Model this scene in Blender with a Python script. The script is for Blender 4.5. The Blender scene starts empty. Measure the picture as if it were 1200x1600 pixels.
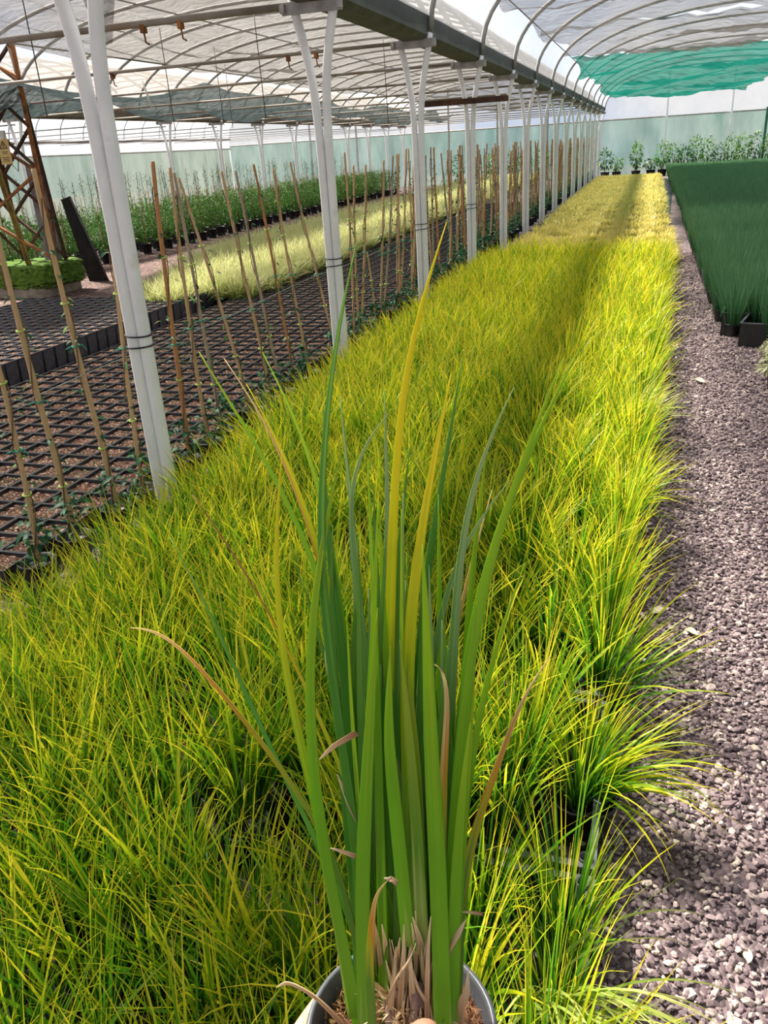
import bpy, math, random
import numpy as np
from mathutils import Vector, Matrix

random.seed(7)
RNG = np.random.default_rng(7)
C = bpy.context.scene.collection
PI = math.pi

# ------------------------------------------------------------------ camera
F_PX, EYE = 1280.0, 1.6
_fy = np.array([420.0, 593.0, -F_PX]); _fy /= np.linalg.norm(_fy)
_up = np.cross(np.array([1, 0.064, 0.0]), _fy); _up /= np.linalg.norm(_up)
if _up[1] < 0: _up = -_up
_fx = np.cross(_fy, _up)
RW = np.array([_fx, _fy, _up])            # camera axes -> world axes
cam_data = bpy.data.cameras.new('camera')
cam = bpy.data.objects.new('camera', cam_data); C.objects.link(cam)
M4 = Matrix([list(RW[0]) + [0], list(RW[1]) + [0], list(RW[2]) + [EYE], [0, 0, 0, 1]])
cam.matrix_world = M4
cam_data.sensor_fit = 'VERTICAL'; cam_data.sensor_height = 24.0
cam_data.lens = F_PX / 1600.0 * 24.0
cam_data.clip_start = 0.02; cam_data.clip_end = 300
bpy.context.scene.camera = cam

def at(x, y, Y):
    d = RW @ np.array([x - 600.0, 800.0 - y, -F_PX]); t = Y / d[1]
    return np.array([0, 0, EYE]) + t * d

# ------------------------------------------------------------------ world, sun, exposure
vs = bpy.context.scene.view_settings
vs.view_transform = 'Standard'; vs.look = 'None'; vs.gamma = 1.0; vs.use_curve_mapping = False
vs.exposure = 0.42
w = bpy.data.worlds.new('sky'); bpy.context.scene.world = w; w.use_nodes = True
nt = w.node_tree; nt.nodes.clear()
o_ = nt.nodes.new('ShaderNodeOutputWorld'); b_ = nt.nodes.new('ShaderNodeBackground')
tc = nt.nodes.new('ShaderNodeTexCoord'); nz = nt.nodes.new('ShaderNodeTexNoise'); rp = nt.nodes.new('ShaderNodeValToRGB')
nz.inputs['Scale'].default_value = 3.0; nz.inputs['Detail'].default_value = 6
rp.color_ramp.elements[0].position = .40; rp.color_ramp.elements[0].color = (.42, .60, .95, 1)
rp.color_ramp.elements[1].position = .56; rp.color_ramp.elements[1].color = (1, 1, 1, 1)
nt.links.new(tc.outputs['Generated'], nz.inputs['Vector']); nt.links.new(nz.outputs['Fac'], rp.inputs['Fac'])
nt.links.new(rp.outputs['Color'], b_.inputs['Color']); b_.inputs['Strength'].default_value = 0.66
nt.links.new(b_.outputs[0], o_.inputs[0])
sd = bpy.data.lights.new('sun', 'SUN'); sd.energy = 13.5; sd.color = (1.0, .93, .80); sd.angle = math.radians(5.5)
sun = bpy.data.objects.new('sun', sd); C.objects.link(sun)
sdir = Vector((0.560, -0.250, -0.800)).normalized()      # direction the light travels: from ahead, left
sun.rotation_euler = sdir.to_track_quat('-Z', 'Y').to_euler(); sun.location = (-8, 6, 12)

# ------------------------------------------------------------------ materials
MAT = {}
def mat(name):
    m = bpy.data.materials.new(name); m.use_nodes = True
    n = m.node_tree; n.nodes.clear(); MAT[name] = m
    return m, n, n.nodes.new('ShaderNodeOutputMaterial')
def N(n, t, **kw):
    x = n.nodes.new(t)
    for k, v in kw.items():
        if k in x.inputs.keys(): x.inputs[k].default_value = v
        else: setattr(x, k, v)
    return x
def rgba(c): return (c[0], c[1], c[2], 1)
def ramp(n, fac, stops):
    r = n.nodes.new('ShaderNodeValToRGB')
    while len(r.color_ramp.elements) < len(stops): r.color_ramp.elements.new(.5)
    for e, (p, c) in zip(r.color_ramp.elements, stops): e.position = p; e.color = rgba(c)
    n.links.new(fac, r.inputs['Fac']); return r
def simple(name, stops, scale=8, rough=.6, bump=0, metal=0, detail=5, coord='Object', stretch=None, spec=.5):
    m, n, out = mat(name)
    p = N(n, 'ShaderNodeBsdfPrincipled', Roughness=rough, Metallic=metal)
    p.inputs['Specular IOR Level'].default_value = spec
    tcn = N(n, 'ShaderNodeTexCoord'); no = N(n, 'ShaderNodeTexNoise', Scale=scale, Detail=detail)
    src = tcn.outputs[coord]
    if stretch:
        mp = N(n, 'ShaderNodeMapping'); mp.inputs['Scale'].default_value = stretch
        n.links.new(src, mp.inputs['Vector']); src = mp.outputs[0]
    n.links.new(src, no.inputs['Vector'])
    r = ramp(n, no.outputs['Fac'], stops); n.links.new(r.outputs['Color'], p.inputs['Base Color'])
    if bump:
        bm_ = N(n, 'ShaderNodeBump', Strength=bump, Distance=.01); n.links.new(no.outputs['Fac'], bm_.inputs['Height'])
        n.links.new(bm_.outputs[0], p.inputs['Normal'])
    n.links.new(p.outputs[0], out.inputs[0]); return m
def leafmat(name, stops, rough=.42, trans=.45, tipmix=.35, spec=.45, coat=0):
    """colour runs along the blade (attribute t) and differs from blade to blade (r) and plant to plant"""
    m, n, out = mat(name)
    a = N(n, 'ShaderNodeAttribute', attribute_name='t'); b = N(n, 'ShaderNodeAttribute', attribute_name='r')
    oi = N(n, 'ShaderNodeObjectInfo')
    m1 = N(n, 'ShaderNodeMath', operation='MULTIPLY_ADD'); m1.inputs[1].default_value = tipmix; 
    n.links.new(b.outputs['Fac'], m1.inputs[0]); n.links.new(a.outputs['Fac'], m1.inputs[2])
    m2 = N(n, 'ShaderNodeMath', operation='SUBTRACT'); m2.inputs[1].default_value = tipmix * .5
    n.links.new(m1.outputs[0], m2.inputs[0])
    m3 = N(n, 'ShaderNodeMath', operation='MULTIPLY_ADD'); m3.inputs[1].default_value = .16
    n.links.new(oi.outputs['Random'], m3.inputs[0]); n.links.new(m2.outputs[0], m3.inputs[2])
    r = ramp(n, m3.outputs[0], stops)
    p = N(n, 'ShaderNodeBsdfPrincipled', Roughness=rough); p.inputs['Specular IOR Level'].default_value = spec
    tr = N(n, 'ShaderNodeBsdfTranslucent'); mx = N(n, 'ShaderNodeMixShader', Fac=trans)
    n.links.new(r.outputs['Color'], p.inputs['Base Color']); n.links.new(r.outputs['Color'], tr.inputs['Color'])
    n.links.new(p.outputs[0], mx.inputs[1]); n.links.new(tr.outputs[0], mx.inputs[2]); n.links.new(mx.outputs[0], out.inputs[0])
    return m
def sheet(name, c1, c2, transp, transl, scale=(3, 3, 3), nscale=2.0, var=.12):
    """film or net: partly see-through, partly lets light glow through"""
    m, n, out = mat(name)
    tcn = N(n, 'ShaderNodeTexCoord'); mp = N(n, 'ShaderNodeMapping'); mp.inputs['Scale'].default_value = scale
    no = N(n, 'ShaderNodeTexNoise', Scale=nscale, Detail=8); no.inputs['Roughness'].default_value = .65
    n.links.new(tcn.outputs['Object'], mp.inputs[0]); n.links.new(mp.outputs[0], no.inputs['Vector'])
    r = ramp(n, no.outputs['Fac'], [(.35, c1), (.65, c2)])
    d = N(n, 'ShaderNodeBsdfDiffuse'); tl = N(n, 'ShaderNodeBsdfTranslucent'); tp = N(n, 'ShaderNodeBsdfTransparent')
    n.links.new(r.outputs['Color'], d.inputs['Color']); n.links.new(r.outputs['Color'], tl.inputs['Color'])
    x1 = N(n, 'ShaderNodeMixShader', Fac=transl); n.links.new(d.outputs[0], x1.inputs[1]); n.links.new(tl.outputs[0], x1.inputs[2])
    mr = N(n, 'ShaderNodeMapRange'); mr.inputs['From Min'].default_value = .3; mr.inputs['From Max'].default_value = .7
    mr.inputs['To Min'].default_value = max(0, transp - var); mr.inputs['To Max'].default_value = min(1, transp + var)
    n.links.new(no.outputs['Fac'], mr.inputs['Value'])
    x2 = N(n, 'ShaderNodeMixShader'); n.links.new(mr.outputs[0], x2.inputs[0])
    n.links.new(x1.outputs[0], x2.inputs[1]); n.links.new(tp.outputs[0], x2.inputs[2]); n.links.new(x2.outputs[0], out.inputs[0])
    return m

FILM = sheet('greenhouse_film', (.34, .355, .39), (.48, .49, .52), .72, .85, (1, 1, 1), 1.2, .05)
FILM_WARM = sheet('aged_greenhouse_film', (.36, .31, .26), (.48, .45, .42), .72, .85, (1, 1, 1), .7, .06)
FILM_SIDE = sheet('milky_greenhouse_film', (.34, .36, .40), (.46, .465, .49), .34, .85, (1, 1, 1), 1.2, .05)
NET_GREY = sheet('grey_shade_net', (.035, .033, .032), (.15, .138, .125), .40, .55, (1.2, 9, 6), 2.5, .16)
NET_DARK = sheet('dark_shade_net', (.03, .042, .048), (.09, .115, .12), .10, .4, (.8, 6, 6), 2.5, .07)
NET_GREEN = sheet('green_shade_net', (.004, .095, .072), (.016, .18, .14), .13, .6, (.5, 3, 3), 2, .05)
WALL_NET = sheet('teal_wind_mesh', (.12, .215, .19), (.235, .33, .285), .15, .70, (.9, .9, .25), 1.6, .08)
WALL_SIDE = sheet('pale_side_mesh', (.12, .165, .14), (.20, .24, .205), .12, .60, (.9, .9, .25), 1.6, .08)

YG = leafmat('bright_grass', [(0, (.02, .075, .008)), (.30, (.045, .18, .010)), (.58, (.12, .31, .012)), (.80, (.36, .50, .015)), (.97, (.72, .70, .02)), (1.0, (.80, .70, .04))], trans=.5, tipmix=.6)  # green-to-yellow pigment, with shade between tufts painted into the dark base
YG_PALE = leafmat('pale_drooping_grass', [(0, (.12, .25, .03)), (.5, (.32, .44, .08)), (1, (.66, .66, .22))], trans=.45, tipmix=.4)
OLD = leafmat('pale_gold_grass', [(0, (.16, .19, .03)), (.4, (.50, .46, .09)), (1, (.86, .74, .24))], trans=.4, tipmix=.5)
MID = leafmat('soft_pale_grass', [(0, (.14, .20, .04)), (.4, (.36, .41, .12)), (1, (.68, .68, .34))], trans=.4, tipmix=.5)
CHIVE = leafmat('dark_green_rush', [(0, (.02, .10, .03)), (.5, (.05, .19, .07)), (1, (.13, .27, .13))], trans=.3, tipmix=.7)
SHRUB = leafmat('shrub_leaf', [(0, (.03, .12, .015)), (.5, (.08, .24, .03)), (1, (.22, .38, .06))], trans=.35, tipmix=.8, spec=.2)
VINE = leafmat('vine_leaf', [(0, (.012, .07, .03)), (.6, (.03, .14, .05)), (.8, (.12, .26, .05)), (1, (.42, .52, .08))], trans=.2, tipmix=.9, rough=.5, spec=.25)
VARIEG = leafmat('cream_leaf', [(0, (.25, .30, .12)), (1, (.75, .72, .50))], trans=.3, tipmix=.8)
GOLDLEAF = leafmat('golden_shrub_leaf', [(0, (.30, .28, .02)), (1, (.75, .58, .04))], trans=.35, tipmix=.8)
def blade_col(name, stops, trans=.38): return leafmat(name, stops, rough=.5, trans=trans, tipmix=.28, spec=.28)
B_GREEN = blade_col('fresh_green_blade', [(0, (.46, .64, .14)), (.12, (.28, .60, .03)), (.6, (.26, .58, .02)), (1, (.44, .64, .03))], .48)
B_DARK = blade_col('deep_green_blade', [(0, (.28, .50, .06)), (.2, (.12, .38, .02)), (.7, (.10, .33, .035)), (1, (.20, .42, .05))])
B_GOLD = blade_col('gold_tipped_blade', [(0, (.46, .62, .12)), (.2, (.30, .58, .02)), (.5, (.42, .64, .02)), (.75, (.74, .76, .02)), (1, (.86, .76, .03))], .48)
B_BROWN = blade_col('brown_tipped_blade', [(0, (.20, .36, .05)), (.4, (.15, .34, .03)), (.62, (.50, .52, .03)), (.76, (.66, .34, .03)), (.88, (.72, .48, .16)), (1, (.80, .64, .30))])
B_RUST = blade_col('yellow_blade_with_rusty_tip', [(0, (.30, .50, .05)), (.3, (.26, .50, .03)), (.6, (.60, .68, .02)), (.88, (.84, .66, .03)), (.95, (.62, .26, .03)), (1, (.40, .20, .08))])
B_PALE = blade_col('silvery_green_blade', [(0, (.28, .46, .08)), (.5, (.16, .38, .06)), (.8, (.26, .46, .14)), (1, (.44, .58, .24))])
B_CORE = blade_col('pale_green_core_blade', [(0, (.80, .82, .40)), (.25, (.62, .76, .20)), (.5, (.20, .44, .03)), (1, (.40, .52, .04))])
B_DRY = blade_col('dry_straw_blade', [(0, (.34, .17, .08)), (.5, (.66, .46, .26)), (1, (.84, .70, .46))], .3)

WHITE = simple('white_painted_steel', [(.3, (.80, .81, .82)), (.6, (.90, .91, .92)), (.8, (.72, .70, .67))], 7, .38, .05)
STEEL = simple('galvanised_steel', [(.3, (.30, .29, .27)), (.7, (.50, .48, .45))], 12, .45, .1, .4)
RUST = simple('rusty_iron', [(.30, (.10, .035, .015)), (.55, (.32, .12, .03)), (.8, (.52, .24, .07))], 9, .8, .4)
RUSTDK = simple('dark_rusty_iron', [(.3, (.035, .018, .012)), (.7, (.12, .05, .025))], 9, .85, .4)
OLIVE = simple('mossy_metal', [(.3, (.14, .10, .02)), (.7, (.32, .24, .05))], 9, .8, .4)
GUTTER = simple('weathered_gutter', [(.3, (.045, .052, .042)), (.7, (.10, .11, .09))], 5, .65, .15)
BROWNBEAM = simple('brown_gutter', [(.3, (.08, .06, .045)), (.7, (.16, .125, .095))], 5, .7, .15)
WIRE = simple('dark_wire', [(.3, (.04, .035, .03)), (.7, (.09, .08, .07))], 10, .5)
GALVWIRE = simple('galvanised_wire', [(.3, (.35, .35, .34)), (.7, (.5, .5, .48))], 10, .4, 0, .5)
BLACKP = simple('black_plastic', [(.3, (.009, .010, .013)), (.7, (.022, .024, .030))], 20, .45, .05, spec=.6)
GREYP = simple('dusty_black_plastic', [(.3, (.022, .024, .032)), (.7, (.07, .075, .09))], 14, .40, .05, spec=.6)
POTRIM = simple('worn_pot_plastic', [(.3, (.05, .055, .068)), (.7, (.13, .14, .165))], 16, .38, .05, spec=.6)
BAMBOO = simple('bamboo', [(.25, (.30, .17, .08)), (.5, (.56, .37, .19)), (.8, (.70, .52, .31))], 5, .6, .2, stretch=(9, 9, .7), coord='Generated', spec=.3)
BAMBOO_GREY = simple('weathered_bamboo', [(.25, (.22, .17, .12)), (.5, (.40, .31, .22)), (.8, (.55, .46, .34))], 5, .7, .2, stretch=(9, 9, .7), coord='Generated', spec=.3)
BAMBOO_RED = simple('red_brown_bamboo', [(.25, (.28, .10, .035)), (.5, (.48, .22, .085)), (.8, (.62, .36, .18))], 5, .6, .2, stretch=(9, 9, .7), coord='Generated', spec=.3)
STEM = simple('vine_stem', [(.3, (.10, .05, .03)), (.7, (.22, .13, .08))], 20, .7)
TWINE = simple('green_twine', [(.3, (.0, .22, .14)), (.7, (.02, .40, .26))], 30, .6)
LIMETIE = simple('lime_clip', [(.3, (.35, .55, .08)), (.7, (.50, .68, .15))], 30, .5)
RUBBER = simple('black_rubber', [(.3, (.01, .01, .012)), (.7, (.03, .03, .035))], 10, .5)
MOSS = simple('moss', [(.3, (.035, .08, .008)), (.6, (.10, .20, .015)), (.8, (.20, .30, .03))], 22, .95, 1.0)
CONCRETE = simple('old_concrete', [(.3, (.16, .13, .10)), (.7, (.34, .30, .24))], 9, .9, .5)
SIGNY = simple('faded_yellow_sign', [(.3, (.55, .38, .10)), (.7, (.72, .54, .20))], 6, .5)
BLACKPAINT = simple('black_print', [(.3, (.02, .015, .01)), (.7, (.04, .03, .02))], 6, .6)
PANEL = simple('black_rubber_belt', [(.3, (.010, .009, .009)), (.7, (.028, .026, .025))], 6, .8, spec=.2)
GREYWOOD = simple('grey_timber', [(.3, (.14, .13, .13)), (.7, (.26, .245, .25))], 6, .8, .2)
COIR = simple('coir_compost', [(.3, (.05, .018, .008)), (.55, (.16, .065, .025)), (.8, (.34, .17, .08))], 160, .95, .8)
COIRMOSS = simple('mossy_compost', [(.3, (.05, .028, .005)), (.55, (.18, .11, .015)), (.8, (.36, .25, .05))], 170, .95, .8)
DRYLEAF = simple('dry_leaf_litter', [(.3, (.48, .40, .28)), (.7, (.74, .68, .54))], 30, .8, .3)
GREYWHITE = simple('white_label_plastic', [(.3, (.6, .6, .58)), (.7, (.8, .8, .78))], 10, .5)

def soil_material():
    m, n, out = mat('potting_soil')
    p = N(n, 'ShaderNodeBsdfPrincipled', Roughness=.95); p.inputs['Specular IOR Level'].default_value = .15
    tcn = N(n, 'ShaderNodeNewGeometry')
    v = N(n, 'ShaderNodeTexVoronoi', Scale=130); no = N(n, 'ShaderNodeTexNoise', Scale=9, Detail=4)
    for x in (v, no): n.links.new(tcn.outputs['Position'], x.inputs['Vector'])
    sp = N(n, 'ShaderNodeSeparateColor'); n.links.new(v.outputs['Color'], sp.inputs[0])
    r = ramp(n, sp.outputs[0], [(0, (.030, .017, .012)), (.5, (.10, .058, .042)), (.82, (.17, .105, .08)), (.92, (.34, .27, .21)), (1, (.52, .46, .38))])
    r2 = ramp(n, no.outputs['Fac'], [(.3, (.65, .60, .58)), (.7, (1.3, 1.15, 1.05))])
    mx = N(n, 'ShaderNodeMix', data_type='RGBA', blend_type='MULTIPLY'); mx.inputs[0].default_value = 1
    n.links.new(r.outputs[0], mx.inputs[6]); n.links.new(r2.outputs[0], mx.inputs[7])
    n.links.new(mx.outputs[2], p.inputs['Base Color'])
    bp = N(n, 'ShaderNodeBump', Strength=.8, Distance=.006); n.links.new(sp.outputs[1], bp.inputs['Height']); n.links.new(bp.outputs[0], p.inputs['Normal'])
    n.links.new(p.outputs[0], out.inputs[0]); return m
SOIL = soil_material()
def gravel_material(name, scale, tint=1.0, soil=False):
    m, n, out = mat(name)
    p = N(n, 'ShaderNodeBsdfPrincipled', Roughness=.75); p.inputs['Specular IOR Level'].default_value = .3
    geo = N(n, 'ShaderNodeNewGeometry'); mp = N(n, 'ShaderNodeMapping'); mp.inputs['Scale'].default_value = (1, .75, 1)
    n.links.new(geo.outputs['Position'], mp.inputs[0])
    v = N(n, 'ShaderNodeTexVoronoi', Scale=scale); no = N(n, 'ShaderNodeTexNoise', Scale=1.4, Detail=5)
    n.links.new(mp.outputs[0], v.inputs['Vector']); n.links.new(geo.outputs['Position'], no.inputs['Vector'])
    sp = N(n, 'ShaderNodeSeparateColor'); n.links.new(v.outputs['Color'], sp.inputs[0])
    t = tint
    st = [(0, (.10*t, .075*t, .085*t)), (.5, (.20*t, .155*t, .17*t)), (.85, (.32*t, .26*t, .27*t)), (1, (.46*t, .39*t, .38*t))]
    if soil: st = [(0, (.05, .025, .02)), (.5, (.13, .075, .065)), (.9, (.22, .14, .125)), (1, (.36, .27, .22))]
    r = ramp(n, sp.outputs[0], st)
    r2 = ramp(n, no.outputs['Fac'], [(.3, (.75, .72, .74)), (.7, (1.1, 1.05, 1.05))])
    mx = N(n, 'ShaderNodeMix', data_type='RGBA', blend_type='MULTIPLY'); mx.inputs[0].default_value = 1
    n.links.new(r.outputs[0], mx.inputs[6]); n.links.new(r2.outputs[0], mx.inputs[7]); n.links.new(mx.outputs[2], p.inputs['Base Color'])
    bp = N(n, 'ShaderNodeBump', Strength=1.0, Distance=.012, invert=True); n.links.new(v.outputs['Distance'], bp.inputs['Height']); n.links.new(bp.outputs[0], p.inputs['Normal'])
    n.links.new(p.outputs[0], out.inputs[0]); return m
GRAVEL = gravel_material('purple_gravel_bed', 62, .9)
SOILPATH = gravel_material('reddish_earth', 34, soil=True)
def stone_material():
    m, n, out = mat('crushed_purple_stone')
    p = N(n, 'ShaderNodeBsdfPrincipled', Roughness=.62); p.inputs['Specular IOR Level'].default_value = .4
    b = N(n, 'ShaderNodeAttribute', attribute_name='r'); 
    r = ramp(n, b.outputs['Fac'], [(0, (.085, .060, .070)), (.45, (.19, .138, .155)), (.8, (.33, .255, .262)), (.95, (.52, .42, .39)), (1, (.62, .54, .46))])
    n.links.new(r.outputs[0], p.inputs['Base Color'])
    no = N(n, 'ShaderNodeTexNoise', Scale=260, Detail=3); bp = N(n, 'ShaderNodeBump', Strength=.25, Distance=.002)
    tcn = N(n, 'ShaderNodeNewGeometry'); n.links.new(tcn.outputs['Position'], no.inputs['Vector'])
    n.links.new(no.outputs['Fac'], bp.inputs['Height']); n.links.new(bp.outputs[0], p.inputs['Normal'])
    n.links.new(p.outputs[0], out.inputs[0]); return m
STONE = stone_material()
def skin_material():
    m, n, out = mat('skin')
    p = N(n, 'ShaderNodeBsdfPrincipled', Roughness=.5)
    tcn = N(n, 'ShaderNodeTexCoord'); no = N(n, 'ShaderNodeTexNoise', Scale=60, Detail=5); n.links.new(tcn.outputs['Object'], no.inputs['Vector'])
    r = ramp(n, no.outputs['Fac'], [(.3, (.58, .29, .19)), (.7, (.74, .44, .31))]); n.links.new(r.outputs[0], p.inputs['Base Color'])
    p.inputs['Subsurface Weight'].default_value = .15; p.inputs['Subsurface Radius'].default_value = (.01, .004, .002); p.inputs['Subsurface Scale'].default_value = .5
    bp = N(n, 'ShaderNodeBump', Strength=.15, Distance=.001); n.links.new(no.outputs['Fac'], bp.inputs['Height']); n.links.new(bp.outputs[0], p.inputs['Normal'])
    n.links.new(p.outputs[0], out.inputs[0]); return m
SKIN = skin_material()
NAIL = simple('fingernail', [(.3, (.70, .44, .36)), (.7, (.80, .56, .46))], 30, .3)

# ------------------------------------------------------------------ mesh builder
class G:
    """collects shapes; build() links them as ONE mesh object"""
    def __init__(s): s.v = []; s.f = []; s.n = 0; s.t = []; s.r = []; s.m = []; s.sm = []
    def add(s, v, f, t=None, r=None, mi=0, smooth=True):
        v = np.asarray(v, float).reshape(-1, 3); f = [np.asarray(q) for q in f] if not isinstance(f, np.ndarray) else f
        s.v.append(v)
        if isinstance(f, np.ndarray): s.f.append(f + s.n); k = len(f)
        else:
            by = {}
            for q in f: by.setdefault(len(q), []).append(q)
            k = 0
            for q in by.values(): s.f.append(np.array(q) + s.n); k += len(q)
        s.m += [mi] * 0; s.sm.append((k, smooth, mi))
        s.t.append(np.zeros(len(v)) if t is None else np.asarray(t).reshape(-1)); s.r.append(np.full(len(v), .5) if r is None else np.asarray(r).reshape(-1))
        s.n += len(v); return s
    def box(s, c, d, mi=0, rot=None, bev=0):
        x, y, z = [q / 2 for q in d]
        if bev:
            b = bev; P = []
            for sx in (-1, 1):
                for sy in (-1, 1):
                    for sz in (-1, 1):
                        P += [(sx*(x-b), sy*(y-b), sz*z), (sx*(x-b), sy*y, sz*(z-b)), (sx*x, sy*(y-b), sz*(z-b))]
            import bmesh
            bm = bmesh.new()
            for p in P: bm.verts.new(p)
            r = bmesh.ops.convex_hull(bm, input=bm.verts); bm.verts.index_update()
            v = np.array([q.co[:] for q in bm.verts]); f = [[q.index for q in fc.verts] for fc in bm.faces]; bm.free()
        else:
            v = np.array([(sx*x, sy*y, sz*z) for sx in (-1, 1) for sy in (-1, 1) for sz in (-1, 1)])
            f = [(0, 1, 3, 2), (4, 6, 7, 5), (0, 4, 5, 1), (2, 3, 7, 6), (0, 2, 6, 4), (1, 5, 7, 3)]
        if rot is not None: v = v @ np.array(Matrix(rot).to_3x3() if not isinstance(rot, np.ndarray) else rot).T
        return s.add(v + np.array(c), f, mi=mi, smooth=False)
    def tube(s, path, rad, seg=8, mi=0, cap=True, t=None, r=None, flat=1.0):
        P = np.asarray(path, float); n = len(P)
        rad = np.full(n, rad) if np.isscalar(rad) else np.asarray(rad, float)
        T = np.gradient(P, axis=0); T /= np.linalg.norm(T, axis=1)[:, None] + 1e-12
        ref = np.array([0, 0, 1.0]) if abs(T[0][2]) < .9 else np.array([1.0, 0, 0])
        U = []; u = np.cross(T[0], ref); u /= np.linalg.norm(u)
        for k in range(n):
            u = u - T[k] * np.dot(u, T[k]); u /= np.linalg.norm(u); U.append(u)
        U = np.array(U); W = np.cross(T, U)
        a = np.arange(seg) * 2 * PI / seg
        v = P[:, None, :] + rad[:, None, None] * (np.cos(a)[None, :, None] * U[:, None, :] + flat * np.sin(a)[None, :, None] * W[:, None, :])
        i, j = np.meshgrid(np.arange(n - 1), np.arange(seg), indexing='ij'); j2 = (j + 1) % seg
        f = np.stack([i*seg+j, i*seg+j2, (i+1)*seg+j2, (i+1)*seg+j], -1).reshape(-1, 4)
        tt = np.repeat(np.linspace(0, 1, n) if t is None else np.full(n, t), seg)
        if cap:
            fl = [list(q) for q in f] + [list(range(seg))[::-1], [(n-1)*seg + q for q in range(seg)]]
        else: fl = f
        return s.add(v, fl, t=tt, r=None if r is None else np.full(n*seg, r), mi=mi)
    def lathe(s, prof, seg=24, c=(0, 0, 0), mi=0, smooth=True):
        P = np.array(prof, float); n = len(P); a = np.arange(seg) * 2 * PI / seg
        v = np.stack([P[:, 0][:, None]*np.cos(a), P[:, 0][:, None]*np.sin(a), np.repeat(P[:, 1][:, None], seg, 1)], -1) + np.array(c)
        i, j = np.meshgrid(np.arange(n - 1), np.arange(seg), indexing='ij'); j2 = (j + 1) % seg
        f = np.stack([i*seg+j, i*seg+j2, (i+1)*seg+j2, (i+1)*seg+j], -1).reshape(-1, 4)
        return s.add(v, f, mi=mi, smooth=smooth)
    def ell(s, c, r, seg=10, rings=7, mi=0, noise=0, rot=None):
        th = np.linspace(0, PI, rings + 1); a = np.arange(seg) * 2 * PI / seg
        v = np.stack([np.sin(th)[:, None]*np.cos(a), np.sin(th)[:, None]*np.sin(a), np.repeat(np.cos(th)[:, None], seg, 1)], -1).reshape(-1, 3)
        if noise: v = v * (1 + noise * RNG.uniform(-1, 1, (len(v), 1)))
        v = v * np.array(r)
        if rot is not None: v = v @ np.array(rot).T
        i, j = np.meshgrid(np.arange(rings), np.arange(seg), indexing='ij'); j2 = (j + 1) % seg
        f = np.stack([i*seg+j, (i+1)*seg+j, (i+1)*seg+j2, i*seg+j2], -1).reshape(-1, 4)
        return s.add(v + np.array(c), f, mi=mi)
    def grid(s, fn, nu, nv, mi=0):
        u, v = np.meshgrid(np.linspace(0, 1, nu), np.linspace(0, 1, nv), indexing='ij')
        P = fn(u, v); i, j = np.meshgrid(np.arange(nu - 1), np.arange(nv - 1), indexing='ij')
        f = np.stack([i*nv+j, (i+1)*nv+j, (i+1)*nv+j+1, i*nv+j+1], -1).reshape(-1, 4)
        return s.add(np.stack(P, -1), f, mi=mi)
    def blades(s, base, phi, L, a0, k, wd, seg=5, rot=None, mi=0, rr=None, powr=1.5, tri=False):
        n = len(phi); t = np.linspace(0, 1, seg + 1); tm = (t[1:] + t[:-1]) / 2
        am = a0[:, None] + k[:, None] * tm ** powr; an = a0[:, None] + k[:, None] * t ** powr
        ds = (L / seg)[:, None]
        h = np.concatenate([np.zeros((n, 1)), np.cumsum(np.sin(am) * ds, 1)], 1); z = np.concatenate([np.zeros((n, 1)), np.cumsum(np.cos(am) * ds, 1)], 1)
        cp, sp = np.cos(phi)[:, None], np.sin(phi)[:, None]
        P = base[:, None, :] + np.stack([h * cp, h * sp, z], -1)
        side = np.stack([-sp + 0*h, cp + 0*h, 0*h], -1); nn = np.stack([np.cos(an)*cp, np.cos(an)*sp, -np.sin(an)], -1)
        if rot is None: rot = RNG.uniform(-1.2, 1.2, n)
        wv = np.cos(rot)[:, None, None] * side + np.sin(rot)[:, None, None] * nn
        prof = np.clip((1 - t) * 2.2, 0.04, 1) ** .8 * (0.65 + .35 * np.clip(t * 4, 0, 1))
        hw = (wd / 2)[:, None, None] * prof[None, :, None]
        V = np.stack([P - wv * hw, P + wv * hw], 2).reshape(-1, 3)
        b = (np.arange(n) * (seg + 1) * 2)[:, None] + (np.arange(seg) * 2)[None, :]
        f = np.stack([b, b + 1, b + 3, b + 2], -1).reshape(-1, 4)
        rr = RNG.uniform(0, 1, n) if rr is None else rr
        return s.add(V, f, t=np.tile(np.repeat(t, 2), n), r=np.repeat(rr, (seg + 1) * 2), mi=mi)
    def leaves(s, base, d, L, wd, mi=0, rr=None, droop=.3, tt=None):
        """n small folded oval leaves: 4 stations"""
        n = len(L); base = np.asarray(base); d = np.asarray(d, float); d = d / (np.linalg.norm(d, axis=1)[:, None] + 1e-9)
        side = np.cross(d, np.array([0, 0, 1.0])) + RNG.normal(0, .35, (n, 3)); side /= np.linalg.norm(side, axis=1)[:, None]
        nn = np.cross(side, d)
        st = np.array([0, .3, .65, 1.0]); pr = np.array([.12, 1.0, .85, .05])
        rows = []
        for a, q in zip(st, pr):
            c = base + d * (L * a)[:, None] - np.array([0, 0, 1.0]) * (L * droop * a * a)[:, None]
            rows += [c - side * (wd*.5*q)[:, None] + nn * (wd*.12*q)[:, None], c, c + side * (wd*.5*q)[:, None] + nn * (wd*.12*q)[:, None]]
        V = np.stack(rows, 1).reshape(-1, 3); b = (np.arange(n) * 12)[:, None]
        F = []
        for k in range(3):
            for c in range(2): F.append(b + np.array([k*3+c, k*3+c+1, k*3+c+4, k*3+c+3])[None, :])
        f = np.concatenate(F, 0); rr = RNG.uniform(0, 1, n) if rr is None else rr
        tt = RNG.uniform(.1, .6, n) if tt is None else tt
        return s.add(V, f, t=np.repeat(tt, 12), r=np.repeat(rr, 12), mi=mi)
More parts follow.
